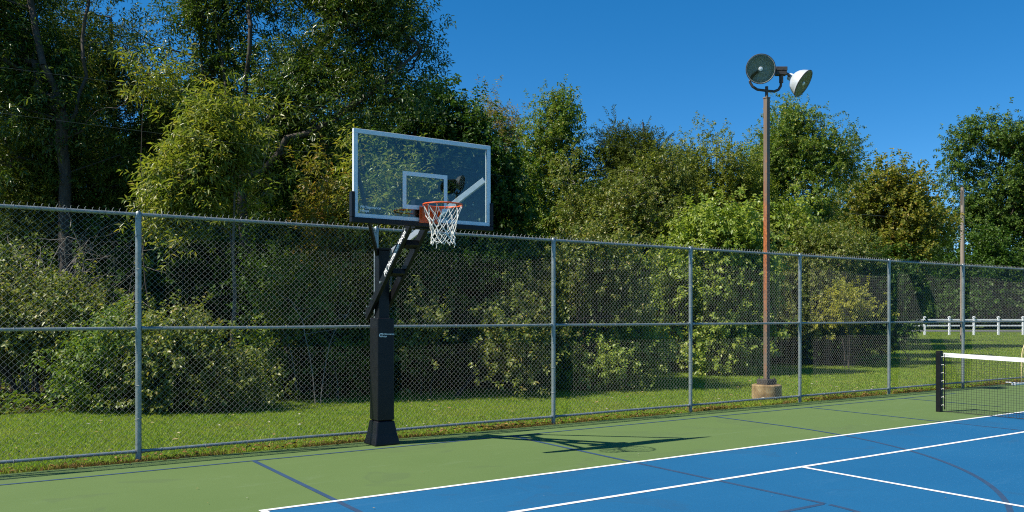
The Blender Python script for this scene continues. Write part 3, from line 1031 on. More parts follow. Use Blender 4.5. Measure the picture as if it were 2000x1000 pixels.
LA, RA = Vector((*at(0, 13), hz(126, 13))), Vector((UX, UY, ht + .1))
LB, RB = Vector((*at(0, 13), hz(208, 13))), Vector((UX, UY, hz(432, 56)))
EA, EB = LA.lerp(RA, -.1), LB.lerp(RB, -.1)
wire('overhead_wire', RA, EA, .12, 'upper overhead wire crossing the sky gap left of the utility pole')
wire('overhead_wire', RB, EB, .30, 'lower overhead wire crossing in front of the vine-covered trees')
sp = empty('utility_pole', (EA.x, EA.y, 0), 'shorter wooden utility pole past the left edge carrying both overhead wires', 'utility pole')
MB().tube([(0, 0, -.3), (0, 0, 3), (0, 0, EA.z + .3)], [.13, .12, .10], 12).build('pole', M['wood_pole'], sp, True)
MB().tube([(-.16, 0, EB.z), (.16, 0, EB.z)], .02, 8).build('bolt', M['dark_steel'], sp, True)

# ------------------------------------------------------------------ vegetation
def field(seed, scale):
    """smooth random field from a few waves, about -1..1"""
    g = np.random.default_rng(seed)
    K = g.normal(size=(14, 3)) * scale
    ph = g.uniform(0, 6.28, 14)
    return lambda p: np.sin(p @ K.T + ph).sum(1) / 5.0


def leaf_mesh(P, D, N, L, W, fold=0.25, droop=0.15):
    """P base points, D directions, N facing; every leaf two triangles folded at the midrib"""
    D = unit(D)
    Sd = unit(np.cross(D, N))
    Nn = np.cross(Sd, D)
    n = len(P)
    L = L[:, None]; W = W[:, None]
    mid = P + D * L * 0.45
    a = P
    b = mid + Sd * W * .5 + Nn * W * fold
    c = P + D * L - np.array([0, 0, 1.0]) * L * droop
    d = mid - Sd * W * .5 + Nn * W * fold
    V = np.stack([a, b, c, d], 1).reshape(-1, 3)
    i = np.arange(n)[:, None] * 4
    Fc = np.concatenate([i + np.array([[0, 2, 1]]), i + np.array([[0, 3, 2]])], 1).reshape(-1, 3)
    return V, Fc


def foliage(tips, outs, g, shoots, slen, k, L, W, phi, spread, droop, upb=0.25, jit=0.5):
    """leafy shoots around each tip"""
    n = len(tips)
    T = np.repeat(tips, shoots, 0)
    O = np.repeat(outs, shoots, 0)
    A = unit(O * 0.6 + g.normal(size=T.shape) * jit + np.array([0, 0, upb]))
    So = T + g.normal(size=T.shape) * spread
    m = len(So)
    tt = (np.arange(k) + .6) / k
    ref = unit(np.cross(A, g.normal(size=A.shape)))
    ref2 = np.cross(A, ref)
    az = (np.arange(k) * 2.4)[None, :] + g.uniform(0, 6.28, (m, 1))
    rad = ref[:, None, :] * np.cos(az)[..., None] + ref2[:, None, :] * np.sin(az)[..., None]
    ph = phi + g.normal(size=(m, k)) * .22 + (1 - tt)[None, :] * .35
    D = A[:, None, :] * np.cos(ph)[..., None] + rad * np.sin(ph)[..., None]
    D[..., 2] -= droop * g.uniform(.3, 1.3, (m, k))
    P = So[:, None, :] + A[:, None, :] * (tt * slen)[None, :, None]
    P = P.reshape(-1, 3); D = D.reshape(-1, 3)
    N = unit(g.normal(size=P.shape) * .55 + np.array([0, 0, 1.0]) + np.repeat(O, k, 0) * .35)
    q = len(P)
    Ls = L * g.uniform(.65, 1.2, q)
    return leaf_mesh(P, D, N, Ls, W * Ls / L * g.uniform(.8, 1.15, q))


def skeleton(base, tips, trunk, g, limbs=()):
    """join tips to the trunk: each to the nearest sensible node; returns edges with radii"""
    nodes = [np.array(p, float) for p in trunk]
    parent = [-1] + list(range(len(trunk) - 1))
    for ch in limbs:
        last = len(trunk) - 1
        for p in ch:
            nodes.append(np.array(p, float) + g.normal(size=3) * .05)
            parent.append(last)
            last = len(nodes) - 1
    fixed = np.array(nodes)
    order = np.argsort(np.min(np.linalg.norm(tips[:, None] - fixed[None], axis=2), 1))
    ends = []
    for ti in order:
        t = tips[ti]
        A = np.array(nodes)
        dv = t - A
        dist = np.linalg.norm(dv, axis=1)
        cost = dist + np.maximum(0, -dv[:, 2] + .25 * dist) * .9
        cost[0] += 3
        j = int(np.argmin(cost))
        dd = dist[j]
        m = max(1, int(dd / .8))
        p0 = A[j]
        last = j
        for s_ in range(1, m + 1):
            f = s_ / m
            p = p0 + (t - p0) * f
            if s_ < m:
                p = p + g.normal(size=3) * .07 * dd ** .5
                p[2] += .10 * dd * math.sin(math.pi * f) * .6
            nodes.append(p)
            parent.append(last)
            last = len(nodes) - 1
        ends.append(last)
    cnt = np.zeros(len(nodes))
    for e in ends:
        q = e
        while q != -1:
            cnt[q] += 1
            q = parent[q]
    return np.array(nodes), parent, cnt


def edges_mesh(nodes, parent, cnt, r_tip, r_base, skip, nside=4):
    tot = cnt.max()
    ex = math.log(max(r_base / r_tip, 1.1)) / math.log(max(tot, 2))
    rad = r_tip * np.maximum(cnt, 1) ** ex
    E = [(parent[i], i) for i in range(len(nodes)) if parent[i] >= 0 and not (i < skip)]
    a = np.array([e[0] for e in E]); b = np.array([e[1] for e in E])
    A, B = nodes[a], nodes[b]
    d = unit(B - A)
    ref = np.where(np.abs(d[:, 2:3]) < .9, np.array([[0, 0, 1.0]]), np.array([[1.0, 0, 0]]))
    x = unit(np.cross(d, ref)); y = np.cross(d, x)
    ra = np.minimum(rad[a], rad[b] * 1.5)[:, None]; rb = rad[b][:, None]
    V = []
    for q, r_ in ((A - d * ra * .3, ra), (B, rb)):
        for k in range(nside):
            an = 2 * math.pi * k / nside
            V.append(q + (x * math.cos(an) + y * math.sin(an)) * r_)
    V = np.stack(V, 1).reshape(-1, 3)
    n = len(E)
    i = np.arange(n)[:, None] * (2 * nside)
    Fc = []
    for k in range(nside):
        k2 = (k + 1) % nside
        Fc.append(i + np.array([[k, k2, nside + k2, nside + k]]))
    return V, np.concatenate(Fc, 0)


def sample_lumps(lumps, n, g, shell=2.4, fseed=1, fscale=1.6, thr=-0.25, f2=1.0):
    vol = np.array([l[3] * l[4] * l[5] for l in lumps]) ** .8
    m = n * 6
    pick = g.choice(len(lumps), m, p=vol / vol.sum())
    Lm = np.array(lumps)[pick]
    dirs = unit(g.normal(size=(m, 3)))
    r = g.uniform(0, 1, (m, 1)) ** (1 / shell)
    r *= 1 + .06 * g.normal(size=r.shape)
    P = Lm[:, :3] + dirs * r * Lm[:, 3:6]
    # boughs: gaps at the scale of a limb, and smaller clumps inside them
    ok = (field(fseed, fscale)(P) > thr) & (field(fseed + 7, fscale * 2.0)(P) > -.22)
    P = P[ok][:n]
    return P, unit(dirs[ok][:n] * .8 + np.array([0, 0, .2]))


SPEC = {  # shoots per tip, shoot length, leaves per shoot, leaf length, width, opening angle, spread, droop
    'long': (7, .36, 12, .128, .036, .95, .30, .30),
    'rosette': (7, .30, 11, .150, .042, .95, .30, .35),
    'broad': (8, .30, 12, .092, .062, 1.0, .31, .25),
    'maple': (8, .30, 10, .118, .092, 1.0, .34, .30),
    'cedar': (9, .36, 12, .115, .032, .50, .25, .05),
    'vine': (8, .28, 12, .080, .058, 1.1, .29, .35),
    'far': (8, .44, 10, .18, .135, 1.0, .46, .20),
    'farther': (9, .8, 10, .33, .25, 1.0, .85, .20),
}
STORE = {}


def tree(name, cat, label, base, trunk_h, lumps, spec, ntips, leaf, bark='bark_dark', r0=.16, seed=1, fscale=1.6, thr=-.25, shell=2.4, group=None, lean=(0, 0), stems=1, key=None, rtip=.007, limbs=()):
    """lumps relative to the base: (x, y, z, rx, ry, rz)"""
    g = np.random.default_rng(seed)
    t = empty(name, base, label, cat, group)
    tips, outs = sample_lumps(lumps, ntips, g, shell, seed + 100, fscale, thr)
    lo = tips[:, 2] > .12
    tips, outs = tips[lo], outs[lo]
    V1, F1 = [], []
    nb = 0
    if stems == 1:
        k = 9
        tr = []
        wob = g.normal(size=(k, 2)) * .045 * trunk_h / 6
        wob[0] = 0
        wob = np.cumsum(wob, 0)
        for i in range(k):
            f = i / (k - 1)
            tr.append((lean[0] * f + wob[i, 0], lean[1] * f + wob[i, 1], -.2 + (trunk_h + .2) * f))
        nodes, par, cnt = skeleton(None, tips, tr, g, limbs)
        V, Fc = edges_mesh(nodes, par, cnt, rtip, r0 * (.8 if limbs else .5), k, 6 if limbs else 4)
        V1.append(V); F1.append(Fc); nb = len(V)
        mb = MB().tube(tr, [r0 * (1.35 if i == 0 else 1 - (.35 if limbs else .85) * (i / (k - 1)) ** .9) for i in range(k)], 9)
        # quads only for the joined mesh
        vv = np.array([tuple(p) for p in mb.v]); ff = np.array([f for f in mb.f if len(f) == 4])
        V1.append(vv); F1.append(ff + nb)
    else:
        sub = np.array_split(g.permutation(len(tips)), stems)
        cen = [tips[s_].mean(0) for s_ in sub]
        # group the tips by side, so every stem feeds its own part of the bush
        ang = np.arctan2(tips[:, 1], tips[:, 0]) + g.normal(size=len(tips)) * .3
        order = np.argsort(ang)
        for s_ in np.array_split(order, stems):
            if len(s_) < 3:
                continue
            c = tips[s_].mean(0)
            b0 = np.array([c[0] * .35, c[1] * .35, -.1])
            top = np.array([c[0] * .85, c[1] * .85, max(.4, c[2] * .9)])
            tr = [b0 + (top - b0) * i / 3 + (g.normal(size=3) * .06 if i else 0) for i in range(4)]
            nodes, par, cnt = skeleton(None, tips[s_], tr, g)
            V, Fc = edges_mesh(nodes, par, cnt, rtip, r0, 0)
            V1.append(V); F1.append(Fc + nb); nb += len(V)
    np_mesh('trunk' if stems == 1 else 'stems', np.concatenate(V1), np.concatenate(F1), M[bark], t)
    sh = SPEC[spec]
    LV, LF = foliage(tips, outs, g, sh[0], sh[1], sh[2], sh[3], sh[4], sh[5], sh[6], sh[7])
    LV[:, 2] = np.maximum(LV[:, 2], .02)
    np_mesh('crown' if stems == 1 else 'foliage', LV, LF, M[leaf], t)
    if key:
        STORE[key] = t
    return t


def clone(key, loc, label, rz=0.0, sc=1.0, group=None):
    src = STORE[key]
    o = src.copy()
    COL.objects.link(o)
    o.location = loc
    o.rotation_euler = (0, 0, rz)
    o.scale = (sc, sc, sc)
    tag(o, label, src['category'], group or src.get('group'))
    for ch in src.children:
        c = ch.copy()
        COL.objects.link(c)
        c.parent = o
    return o


def place(px, d):
    x, y = at(px, d)
    return (x, y, float(ground_z(np.array(x), np.array(y))))


def lump(px0, d0, px, py, hw, hh, dep=None, dd=0.0):
    """lump given as seen in the photo at depth d0+dd, relative to base at (px0, d0)"""
    d = d0 + dd
    bx, by, bz = place(px0, d0)
    x, y = at(px, d)
    r = hw * d / F_PX
    h = hh * d / F_PX
    return (x - bx, y - by, hz(py, d) - bz, r, dep or r * .9, h)


def seen(name, cat, label, px0, d, trunk_top_y, L, spec, ntips, leaf, **kw):
    base = place(px0, d)
    lumps = [lump(px0, d, *l) for l in L]
    if 'limbs' in kw:
        out = []
        for ch in kw['limbs']:
            pts = []
            for px, py, dd in ch:
                x, y = at(px, d + dd)
                pts.append((x - base[0], y - base[1], hz(py, d + dd) - base[2]))
            fine = []
            for i in range(len(pts) - 1):
                for q in range(3):
                    fine.append(tuple(np.array(pts[i]) * (1 - q / 3) + np.array(pts[i + 1]) * q / 3))
            out.append(fine[1:] + [pts[-1]])
        kw['limbs'] = out
    return tree(name, cat, label, base, hz(trunk_top_y, d) - base[2], lumps, spec, ntips, leaf, **kw)


# --- front trees of the wood, left to right
seen('leafy_tree', 'tree', 'tall dark tree with a forked trunk at the far left of the wood', 142, 18.5, 275,
     [(40, 230, 110, 60), (200, 190, 110, 75), (20, 120, 130, 80), (110, 70, 90, 80), (-60, 20, 140, 120), (245, 270, 80, 45), (60, -60, 130, 100), (20, 300, 90, 35)],
     'long', 560, 'leaf_gloss', r0=.17, limbs=[[(136, 270, 0), (95, 130, -.3), (62, 10, -.2), (40, -60, 0)], [(138, 270, 0), (165, 150, .2), (162, 30, .2), (172, -60, .4)], [(136, 280, 0), (190, 220, -.4), (250, 200, -.6)]], seed=11, thr=-.05, fscale=1.5, key='long_a')
seen('cedar_tree', 'tree', 'dark feathery cedar rising behind the forked tree at the left', 215, 23, 30,
     [(215, 330, 150, 110), (200, 210, 140, 100), (200, 110, 90, 75), (130, 30, 60, 60), (320, 200, 60, 80), (270, 140, 50, 50)],
     'cedar', 620, 'leaf_cedar', r0=.16, seed=12, thr=-.4, key='cedar_a')
seen('cedar_tree', 'tree', 'low olive cedar below the forked tree at the far left', 70, 19.6, 300,
     [(60, 330, 90, 35), (150, 370, 90, 40), (20, 390, 80, 40), (230, 350, 60, 40), (110, 430, 110, 35)],
     'cedar', 330, 'leaf_cedar', r0=.07, seed=28, thr=-.35, fscale=1.8)
seen('young_tree', 'tree', 'thin sapling with bright yellow leaf tips in front of the cedar at the left', 290, 17.8, 150,
     [(312, 142, 30, 14), (270, 165, 25, 14), (215, 190, 28, 14), (235, 215, 22, 10), (345, 170, 25, 18), (190, 160, 25, 20)],
     'rosette', 14, 'leaf_yellow', r0=.025, seed=29, thr=-.8, fscale=2.2)
seen('young_tree', 'tree', 'yellow-green young tree with long pale leaves, left of the backboard', 445, 16.8, 190,
     [(440, 190, 22, 34), (440, 230, 34, 36), (425, 290, 45, 42), (500, 270, 34, 36), (385, 365, 55, 38), (485, 355, 45, 45), (345, 425, 36, 28), (425, 435, 65, 36), (495, 455, 40, 30)],
     'rosette', 235, 'leaf_yellow', bark='bark_grey', r0=.055, seed=13, thr=-.02, fscale=2.2, shell=2.0, key='young_a')
seen('leafy_tree', 'tree', 'tallest tree with slender dark trunks and narrow leaves, above the backboard', 480, 20, 350,
     [(430, 30, 80, 90), (560, 60, 110, 90), (690, 30, 110, 80), (790, 70, 65, 75), (770, 170, 80, 70), (640, 170, 110, 70), (560, 250, 110, 70), (700, 270, 100, 60), (520, 140, 70, 70), (600, -80, 200, 90), (640, 350, 110, 60), (380, 60, 40, 60)],
     'long', 820, 'leaf_gloss', r0=.16, limbs=[[(480, 350, 0), (450, 230, 0), (432, 110, .2), (428, -50, .2)], [(482, 350, 0), (478, 200, -.2), (486, 60, -.2), (480, -60, 0)], [(482, 350, 0), (540, 220, .2), (610, 110, .3), (680, 10, .4)], [(484, 355, 0), (570, 280, -.4), (680, 210, -.4), (770, 140, -.4)]], seed=14, thr=-.02, fscale=1.7, shell=2.2, rtip=.008, key='long_b')
seen('leafy_tree', 'tree', 'slender dark-trunked tree with a thin crown, top left of the tallest tree', 432, 21, -90,
     [(400, 40, 60, 60), (440, -30, 70, 70), (330, 30, 60, 45), (470, 60, 50, 60), (400, 150, 50, 40), (290, 70, 45, 40), (330, 120, 50, 40)],
     'long', 230, 'leaf_gloss', r0=.085, seed=27, thr=.0, fscale=1.9, rtip=.009)
seen('leafy_tree', 'tree', 'slim dark tree standing just right of the yellow-green young tree', 585, 22, 240,
     [(590, 330, 90, 70), (600, 430, 90, 60), (545, 420, 55, 60), (660, 400, 60, 60)],
     'long', 260, 'leaf_dark', r0=.08, seed=15, thr=-.2)
seen('young_tree', 'tree', 'sapling with orange-tinged leaves just left of the backboard', 655, 18.6, 345,
     [(640, 350, 40, 25), (665, 400, 45, 35), (625, 440, 55, 30), (690, 440, 45, 30), (650, 470, 60, 25)],
     'rosette', 62, 'leaf_orange', bark='bark_grey', r0=.035, seed=16, thr=-.6, shell=2.0, fscale=2.4)
seen('young_tree', 'tree', 'sapling with yellow leaf sprays seen through the left of the glass backboard', 765, 18.4, 345,
     [(765, 385, 55, 30), (720, 395, 40, 28), (715, 310, 26, 22), (815, 350, 26, 16), (800, 380, 30, 20), (745, 440, 60, 25)],
     'rosette', 85, 'leaf_yellow', bark='bark_grey', r0=.03, seed=17, thr=-.6, shell=2.0, fscale=2.4)
seen('broad_tree', 'tree', 'dense dark green tree directly behind the right half of the backboard', 905, 24.5, 215,
     [(870, 250, 75, 55), (930, 300, 75, 70), (850, 330, 100, 70), (960, 390, 85, 80), (880, 420, 110, 70), (1000, 320, 45, 50), (990, 460, 60, 50), (800, 240, 60, 50)],
     'maple', 560, 'leaf_dark', r0=.15, seed=18, thr=-.4, key='dense_a')
seen('thin_tree', 'tree', 'thin half-bare reddish tree top against the sky beside the dense dark tree', 985, 33, 210,
     [(960, 235, 35, 45), (1000, 240, 32, 40), (985, 300, 50, 40), (975, 340, 60, 40)],
     'long', 130, 'leaf_orange', bark='twig', r0=.07, seed=19, thr=-.3, fscale=2.0, rtip=.012)
seen('leafy_tree', 'tree', 'rounded green tree with vines climbing it, right of the backboard', 1085, 29.5, 215,
     [(1088, 225, 22, 32), (1088, 225, 22, 32), (1085, 240, 32, 38), (1075, 285, 48, 45), (1110, 330, 48, 45), (1060, 350, 50, 45), (1090, 410, 70, 50), (1050, 440, 60, 50), (1130, 450, 60, 60)],
     'broad', 470, 'leaf_mid', bark='bark_grey', r0=.12, seed=20, thr=-.35, key='round_a')
seen('cedar_tree', 'tree', 'two-topped dark cedar hung with vines in the middle of the wood', 1250, 29.5, 240,
     [(1203, 282, 12, 34), (1203, 282, 12, 34), (1205, 305, 24, 38), (1263, 276, 14, 38), (1263, 276, 14, 38), (1265, 300, 32, 38), (1310, 315, 12, 30), (1240, 320, 75, 45), (1310, 300, 28, 35), (1250, 390, 95, 60), (1240, 480, 110, 70), (1320, 400, 40, 90)],
     'cedar', 900, 'leaf_cedar', r0=.16, seed=21, thr=-.6, key='cedar_b')
seen('vine_curtain', 'vine', 'olive vine curtain draped over the two-topped cedar', 1225, 27.4, 330,
     [(1280, 340, 50, 45), (1200, 400, 60, 50), (1260, 430, 70, 50), (1130, 420, 45, 45), (1180, 470, 70, 45), (1310, 450, 40, 50), (1100, 350, 25, 50)],
     'vine', 330, 'leaf_olive', bark='twig', r0=.05, seed=22, thr=-.2, fscale=2.2)
seen('leafy_tree', 'tree', 'lumpy yellow-green tree between the cedar and the floodlight mast', 1395, 33, 275,
     [(1390, 275, 42, 32), (1345, 330, 40, 50), (1400, 340, 70, 55), (1440, 390, 55, 60), (1370, 420, 70, 60), (1430, 450, 60, 50)],
     'broad', 460, 'leaf_lime', r0=.12, seed=23, thr=-.4, key='lumpy_a')
seen('leafy_tree', 'tree', 'tall open-branched green tree behind the floodlight mast', 1572, 35, 235,
     [(1588, 160, 10, 22), (1588, 160, 10, 22), (1592, 172, 14, 26), (1580, 180, 16, 24), (1588, 178, 24, 30), (1588, 178, 24, 30), (1575, 215, 42, 38), (1615, 235, 42, 36), (1545, 250, 45, 38), (1545, 310, 80, 50), (1630, 310, 55, 45), (1500, 330, 45, 60), (1560, 390, 110, 55), (1650, 390, 60, 50), (1500, 410, 60, 45)],
     'broad', 700, 'leaf_mid', bark='bark_grey', r0=.15, seed=24, thr=-.22, fscale=1.3, shell=2.0, key='open_a')
seen('leafy_tree', 'tree', 'gold-tinted spreading tree right of the floodlight mast', 1745, 46, 340,
     [(1740, 360, 55, 32), (1790, 400, 48, 40), (1700, 390, 60, 45), (1760, 440, 80, 50), (1690, 460, 60, 50), (1810, 460, 40, 45), (1730, 520, 90, 60)],
     'far', 420, 'leaf_gold', r0=.18, seed=25, thr=-.35, rtip=.012, key='gold_a')
seen('oak_tree', 'tree', 'huge dark green oak beyond the road at the right edge', 1960, 108, 280,
     [(1905, 290, 50, 50), (1970, 275, 60, 52), (2050, 300, 80, 60), (1880, 370, 55, 60), (1950, 380, 80, 70), (2040, 400, 90, 80), (1900, 460, 75, 55), (1990, 480, 90, 60), (2100, 370, 70, 80)],
     'farther', 950, 'leaf_oak', r0=.5, seed=26, thr=-.5, fscale=.55, rtip=.03, key='oak_a')

# --- shrubs and vines along the edge of the wood
seen('wild_shrub', 'shrub', 'large sunlit leafy shrub at the left end behind the fence', 90, 16.9, 600,
     [(60, 620, 90, 45), (160, 590, 75, 40), (10, 660, 80, 40), (120, 655, 100, 38), (-60, 660, 90, 60), (190, 650, 60, 40), (20, 545, 40, 40)],
     'vine', 320, 'leaf_olive', stems=6, r0=.03, seed=31, thr=-.3, fscale=2.2, key='shrub_a')
seen('wild_shrub', 'shrub', 'low green shrub just left of the leftmost fence post', 215, 15.9, 690,
     [(205, 725, 45, 32), (240, 685, 55, 30)],
     'vine', 130, 'leaf_mid', stems=4, r0=.02, seed=32, thr=-.3, fscale=2.4)
seen('wild_shrub', 'shrub', 'arching low shrub reaching over the grass right of the leftmost fence post', 350, 15.9, 690,
     [(320, 690, 60, 45), (390, 735, 70, 32), (330, 745, 55, 28), (450, 768, 45, 20), (400, 680, 40, 32)],
     'vine', 170, 'leaf_olive', stems=5, r0=.02, seed=33, thr=-.25, fscale=2.2, key='shrub_b')
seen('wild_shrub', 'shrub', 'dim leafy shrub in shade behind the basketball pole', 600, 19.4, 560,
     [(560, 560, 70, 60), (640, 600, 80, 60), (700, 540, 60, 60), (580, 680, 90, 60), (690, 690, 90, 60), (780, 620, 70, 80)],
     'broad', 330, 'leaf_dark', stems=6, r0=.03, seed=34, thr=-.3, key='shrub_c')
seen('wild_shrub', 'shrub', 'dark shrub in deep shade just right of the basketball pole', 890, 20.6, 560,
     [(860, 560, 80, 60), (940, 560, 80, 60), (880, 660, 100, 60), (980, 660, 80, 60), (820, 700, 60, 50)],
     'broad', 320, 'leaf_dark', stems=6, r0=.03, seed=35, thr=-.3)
seen('wild_shrub', 'shrub', 'reddish-tipped olive shrub beside the second fence post right of the hoop', 1110, 20.6, 520,
     [(1040, 590, 45, 50), (1110, 530, 60, 45), (1160, 560, 70, 50), (1200, 510, 60, 45), (1060, 650, 60, 40), (1230, 590, 50, 40), (1120, 490, 50, 40)],
     'vine', 340, 'leaf_olive', stems=6, r0=.03, seed=36, thr=-.2, fscale=2.2)
seen('wild_shrub', 'shrub', 'low bright green creeper mound between two fence posts in mid fence', 1190, 20.9, 640,
     [(1130, 680, 60, 32), (1200, 672, 60, 30), (1270, 680, 50, 30), (1180, 715, 90, 25)],
     'vine', 170, 'leaf_bright', stems=5, r0=.02, seed=37, thr=-.4, fscale=2.2)
seen('wild_shrub', 'shrub', 'tall broad-leaved bush left of the floodlight footing', 1395, 26.0, 480,
     [(1400, 470, 75, 50), (1330, 545, 45, 50), (1400, 560, 80, 60), (1460, 520, 45, 70), (1350, 650, 60, 50), (1430, 650, 65, 55), (1400, 700, 70, 25), (1450, 430, 45, 40)],
     'maple', 520, 'leaf_bright', stems=7, r0=.03, seed=38, thr=-.3, fscale=1.8, key='shrub_d')
seen('vine_curtain', 'vine', 'rust-tinged vine mass climbing just right of the floodlight mast', 1600, 30.5, 470,
     [(1590, 460, 60, 35), (1550, 520, 45, 60), (1640, 480, 60, 45), (1600, 560, 60, 50), (1560, 640, 50, 55), (1530, 450, 40, 50)],
     'vine', 400, 'leaf_olive', stems=6, r0=.04, seed=39, thr=-.25, fscale=1.8)
seen('wild_shrub', 'shrub', 'bright yellow-leaved bush right of the floodlight mast', 1655, 28.8, 590,
     [(1655, 588, 38, 15), (1640, 610, 28, 16), (1680, 602, 24, 18)],
     'broad', 40, 'leaf_yellowbush', stems=3, r0=.02, seed=40, thr=-.8)
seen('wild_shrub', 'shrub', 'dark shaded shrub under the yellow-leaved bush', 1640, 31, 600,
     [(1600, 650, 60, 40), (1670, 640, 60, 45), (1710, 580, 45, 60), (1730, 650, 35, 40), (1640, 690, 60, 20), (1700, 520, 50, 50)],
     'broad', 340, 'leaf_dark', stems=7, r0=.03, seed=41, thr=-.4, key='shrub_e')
seen('wild_shrub', 'shrub', 'dark bush at the end of the wood beside the white rail fence', 1745, 44, 590,
     [(1740, 590, 35, 35), (1745, 630, 40, 22), (1710, 560, 40, 50), (1780, 560, 40, 40)],
     'far', 170, 'leaf_dark', stems=5, r0=.04, seed=42, thr=-.5)

seen('wild_shrub', 'shrub', 'thin weedy shrub at the shaded edge just left of the basketball pole', 620, 18.2, 620,
     [(560, 690, 60, 40), (640, 640, 50, 50), (690, 700, 50, 40), (600, 590, 50, 30), (530, 740, 60, 25)],
     'broad', 150, 'leaf_mid', stems=6, r0=.02, seed=71, thr=.0, fscale=2.4)
seen('wild_shrub', 'shrub', 'russet-tinged weedy shrub at the shaded edge just right of the basketball pole', 830, 18.8, 640,
     [(785, 670, 30, 40), (840, 640, 50, 40), (900, 690, 60, 35), (960, 640, 50, 40), (870, 590, 40, 30), (1000, 700, 50, 30)],
     'broad', 170, 'leaf_olive', stems=6, r0=.02, seed=72, thr=.0, fscale=2.4)

# --- bare brambles behind the fence at the left
def bramble(px, d, label, seed, n=26, h=2.4, spread=1.6):
    g = np.random.default_rng(seed)
    b0 = place(px, d)
    t = empty('bare_bramble', b0, label, 'bramble')
    for k in range(n):
        a = g.uniform(0, 6.28)
        r_ = g.uniform(.4, 1) * spread
        hh = h * g.uniform(.6, 1.15)
        p0 = np.array([g.normal() * .3, g.normal() * .3, 0])
        pts = []
        for i in range(9):
            f = i / 8
            pts.append(p0 + np.array([math.cos(a) * r_ * f ** 1.4, math.sin(a) * r_ * f ** 1.4, hh * (1.9 * f - .95 * f * f)]) + g.normal(size=3) * .05 * f)
        mb = MB().tube(pts, [.012 * (1 - .7 * i / 8) for i in range(9)], 4)
        for q in range(3):
            i = int(g.integers(3, 8))
            e = pts[i] + g.normal(size=3) * np.array([.35, .35, .25])
            mb.tube([pts[i], (pts[i] + e) / 2 + g.normal(size=3) * .04, e], [.006, .005, .003], 3)
        mb.build('stem', M['twig'], t)


bramble(60, 17.4, 'tangle of bare brown twigs behind the fence at the far left', 51, 26, 3.6, 2.0)
bramble(210, 18.0, 'bare arching twigs behind the leftmost fence post', 52, 18, 3.9, 2.0)
bramble(640, 17.6, 'few bare pale stems low behind the basketball pole', 53, 4, 2.6, 1.0)

# --- rows behind, deeper in the wood
deep = 'trees deeper in the wood'
back = [('dense_a', -140, 29, 1.25, 'dark broad tree deep in the wood beyond the left edge'),
        ('cedar_a', 60, 33, 1.15, 'deep cedar glimpsed behind the far left trees'),
        ('dense_a', 330, 30, 1.15, 'deep broad tree behind the yellow-green young tree'),
        ('cedar_b', 560, 29, 1.0, 'deep cedar behind the slender-trunked tall tree'),
        ('dense_a', 740, 28, 1.0, 'deep broad tree hidden behind the glass backboard'),
        ('cedar_b', 1010, 34, .95, 'deep cedar between the dense dark tree and the rounded tree'),
        ('dense_a', 1150, 36, .85, 'deep dark tree low in the sky gap beside the rounded tree'),
        ('lumpy_a', 1300, 42, .95, 'deep yellow-green tree behind the two-topped cedar'),
        ('round_a', 1480, 44, 1.05, 'deep green tree just left of the floodlight mast'),
        ('lumpy_a', 1650, 52, 1.1, 'deep yellow-green tree behind the gold-tinted tree'),
        ('cedar_a', -330, 30, 1.1, 'deep cedar standing past the left edge of the view')]
for i, (k, px, d, sc, lab) in enumerate(back):
    clone(k, place(px, d), lab, 1.3 * i + .5, sc, deep)
low = 'understorey shrubs in the wood'
under = [('shrub_c', 300, 20, 1.1, 'understorey shrub in shade under the yellow-green young tree'),
         ('shrub_c', 60, 21, 1.25, 'understorey shrub in shade behind the far left shrub'),
         ('shrub_c', 460, 22, 1.3, 'understorey shrub deep between the tall tree and the young tree'),
         ('shrub_c', 780, 26, 1.4, 'understorey shrub deep behind the basketball pole pad'),
         ('shrub_c', 1010, 28, 1.3, 'understorey shrub in the dark gap right of the hoop'),
         ('shrub_c', 1270, 31, 1.3, 'understorey shrub in the dark gap beneath the two-topped cedar'),
         ('shrub_d', 1500, 33, 1.2, 'broad-leaved shrub standing behind the floodlight pole'),
         ('shrub_e', 1670, 60, 1.5, 'shaded shrub where the wood meets the white rail fence')]
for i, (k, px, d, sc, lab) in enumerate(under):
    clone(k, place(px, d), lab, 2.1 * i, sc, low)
# --- woods beyond the road
seen('far_shrub', 'shrub', 'long dark thicket beyond the road under the oak', 1880, 100, 520,
     [(1800, 560, 60, 50), (1880, 560, 60, 50), (1960, 555, 60, 55), (2050, 560, 60, 50), (1840, 600, 80, 25), (1940, 600, 80, 25), (2040, 600, 80, 25), (1780, 500, 40, 40)],
     'farther', 420, 'leaf_dark', stems=9, r0=.08, seed=61, thr=-.5, fscale=.6, rtip=.02, key='thicket')
for px, d, sc, rz, lab in ((-200, 42, .85, .1, 'far thicket deep in the wood past the left edge'), (250, 40, .8, .0, 'far thicket deep in the wood behind the forked tree'), (640, 41, .8, .2, 'far thicket deep in the wood behind the tall tree'),
                         (1010, 44, .85, -.1, 'far thicket deep in the wood behind the thin tree'), (1400, 56, .9, .0, 'far thicket deep in the wood behind the lumpy tree')):
    clone('thicket', place(px, d), lab, rz, sc, 'thickets deep in the wood')
clone('thicket', place(2140, 112), 'dark thicket beyond the road past the right edge', .4, 1.1, 'thickets beyond the road')
clone('oak_a', place(1790, 135), 'distant dark tree behind the oak, above the white rail fence', 2.0, .72, 'trees beyond the road')
clone('oak_a', place(2230, 118), 'second oak beyond the road past the right edge', 3.3, 1.0, 'trees beyond the road')
clone('thicket', place(1830, 104), 'dark thicket beyond the road left of the utility pole', 2.6, 1.05, 'thickets beyond the road')
clone('thicket', place(1990, 103), 'dark thicket beyond the road right of the utility pole', 3.6, 1.0, 'thickets beyond the road')

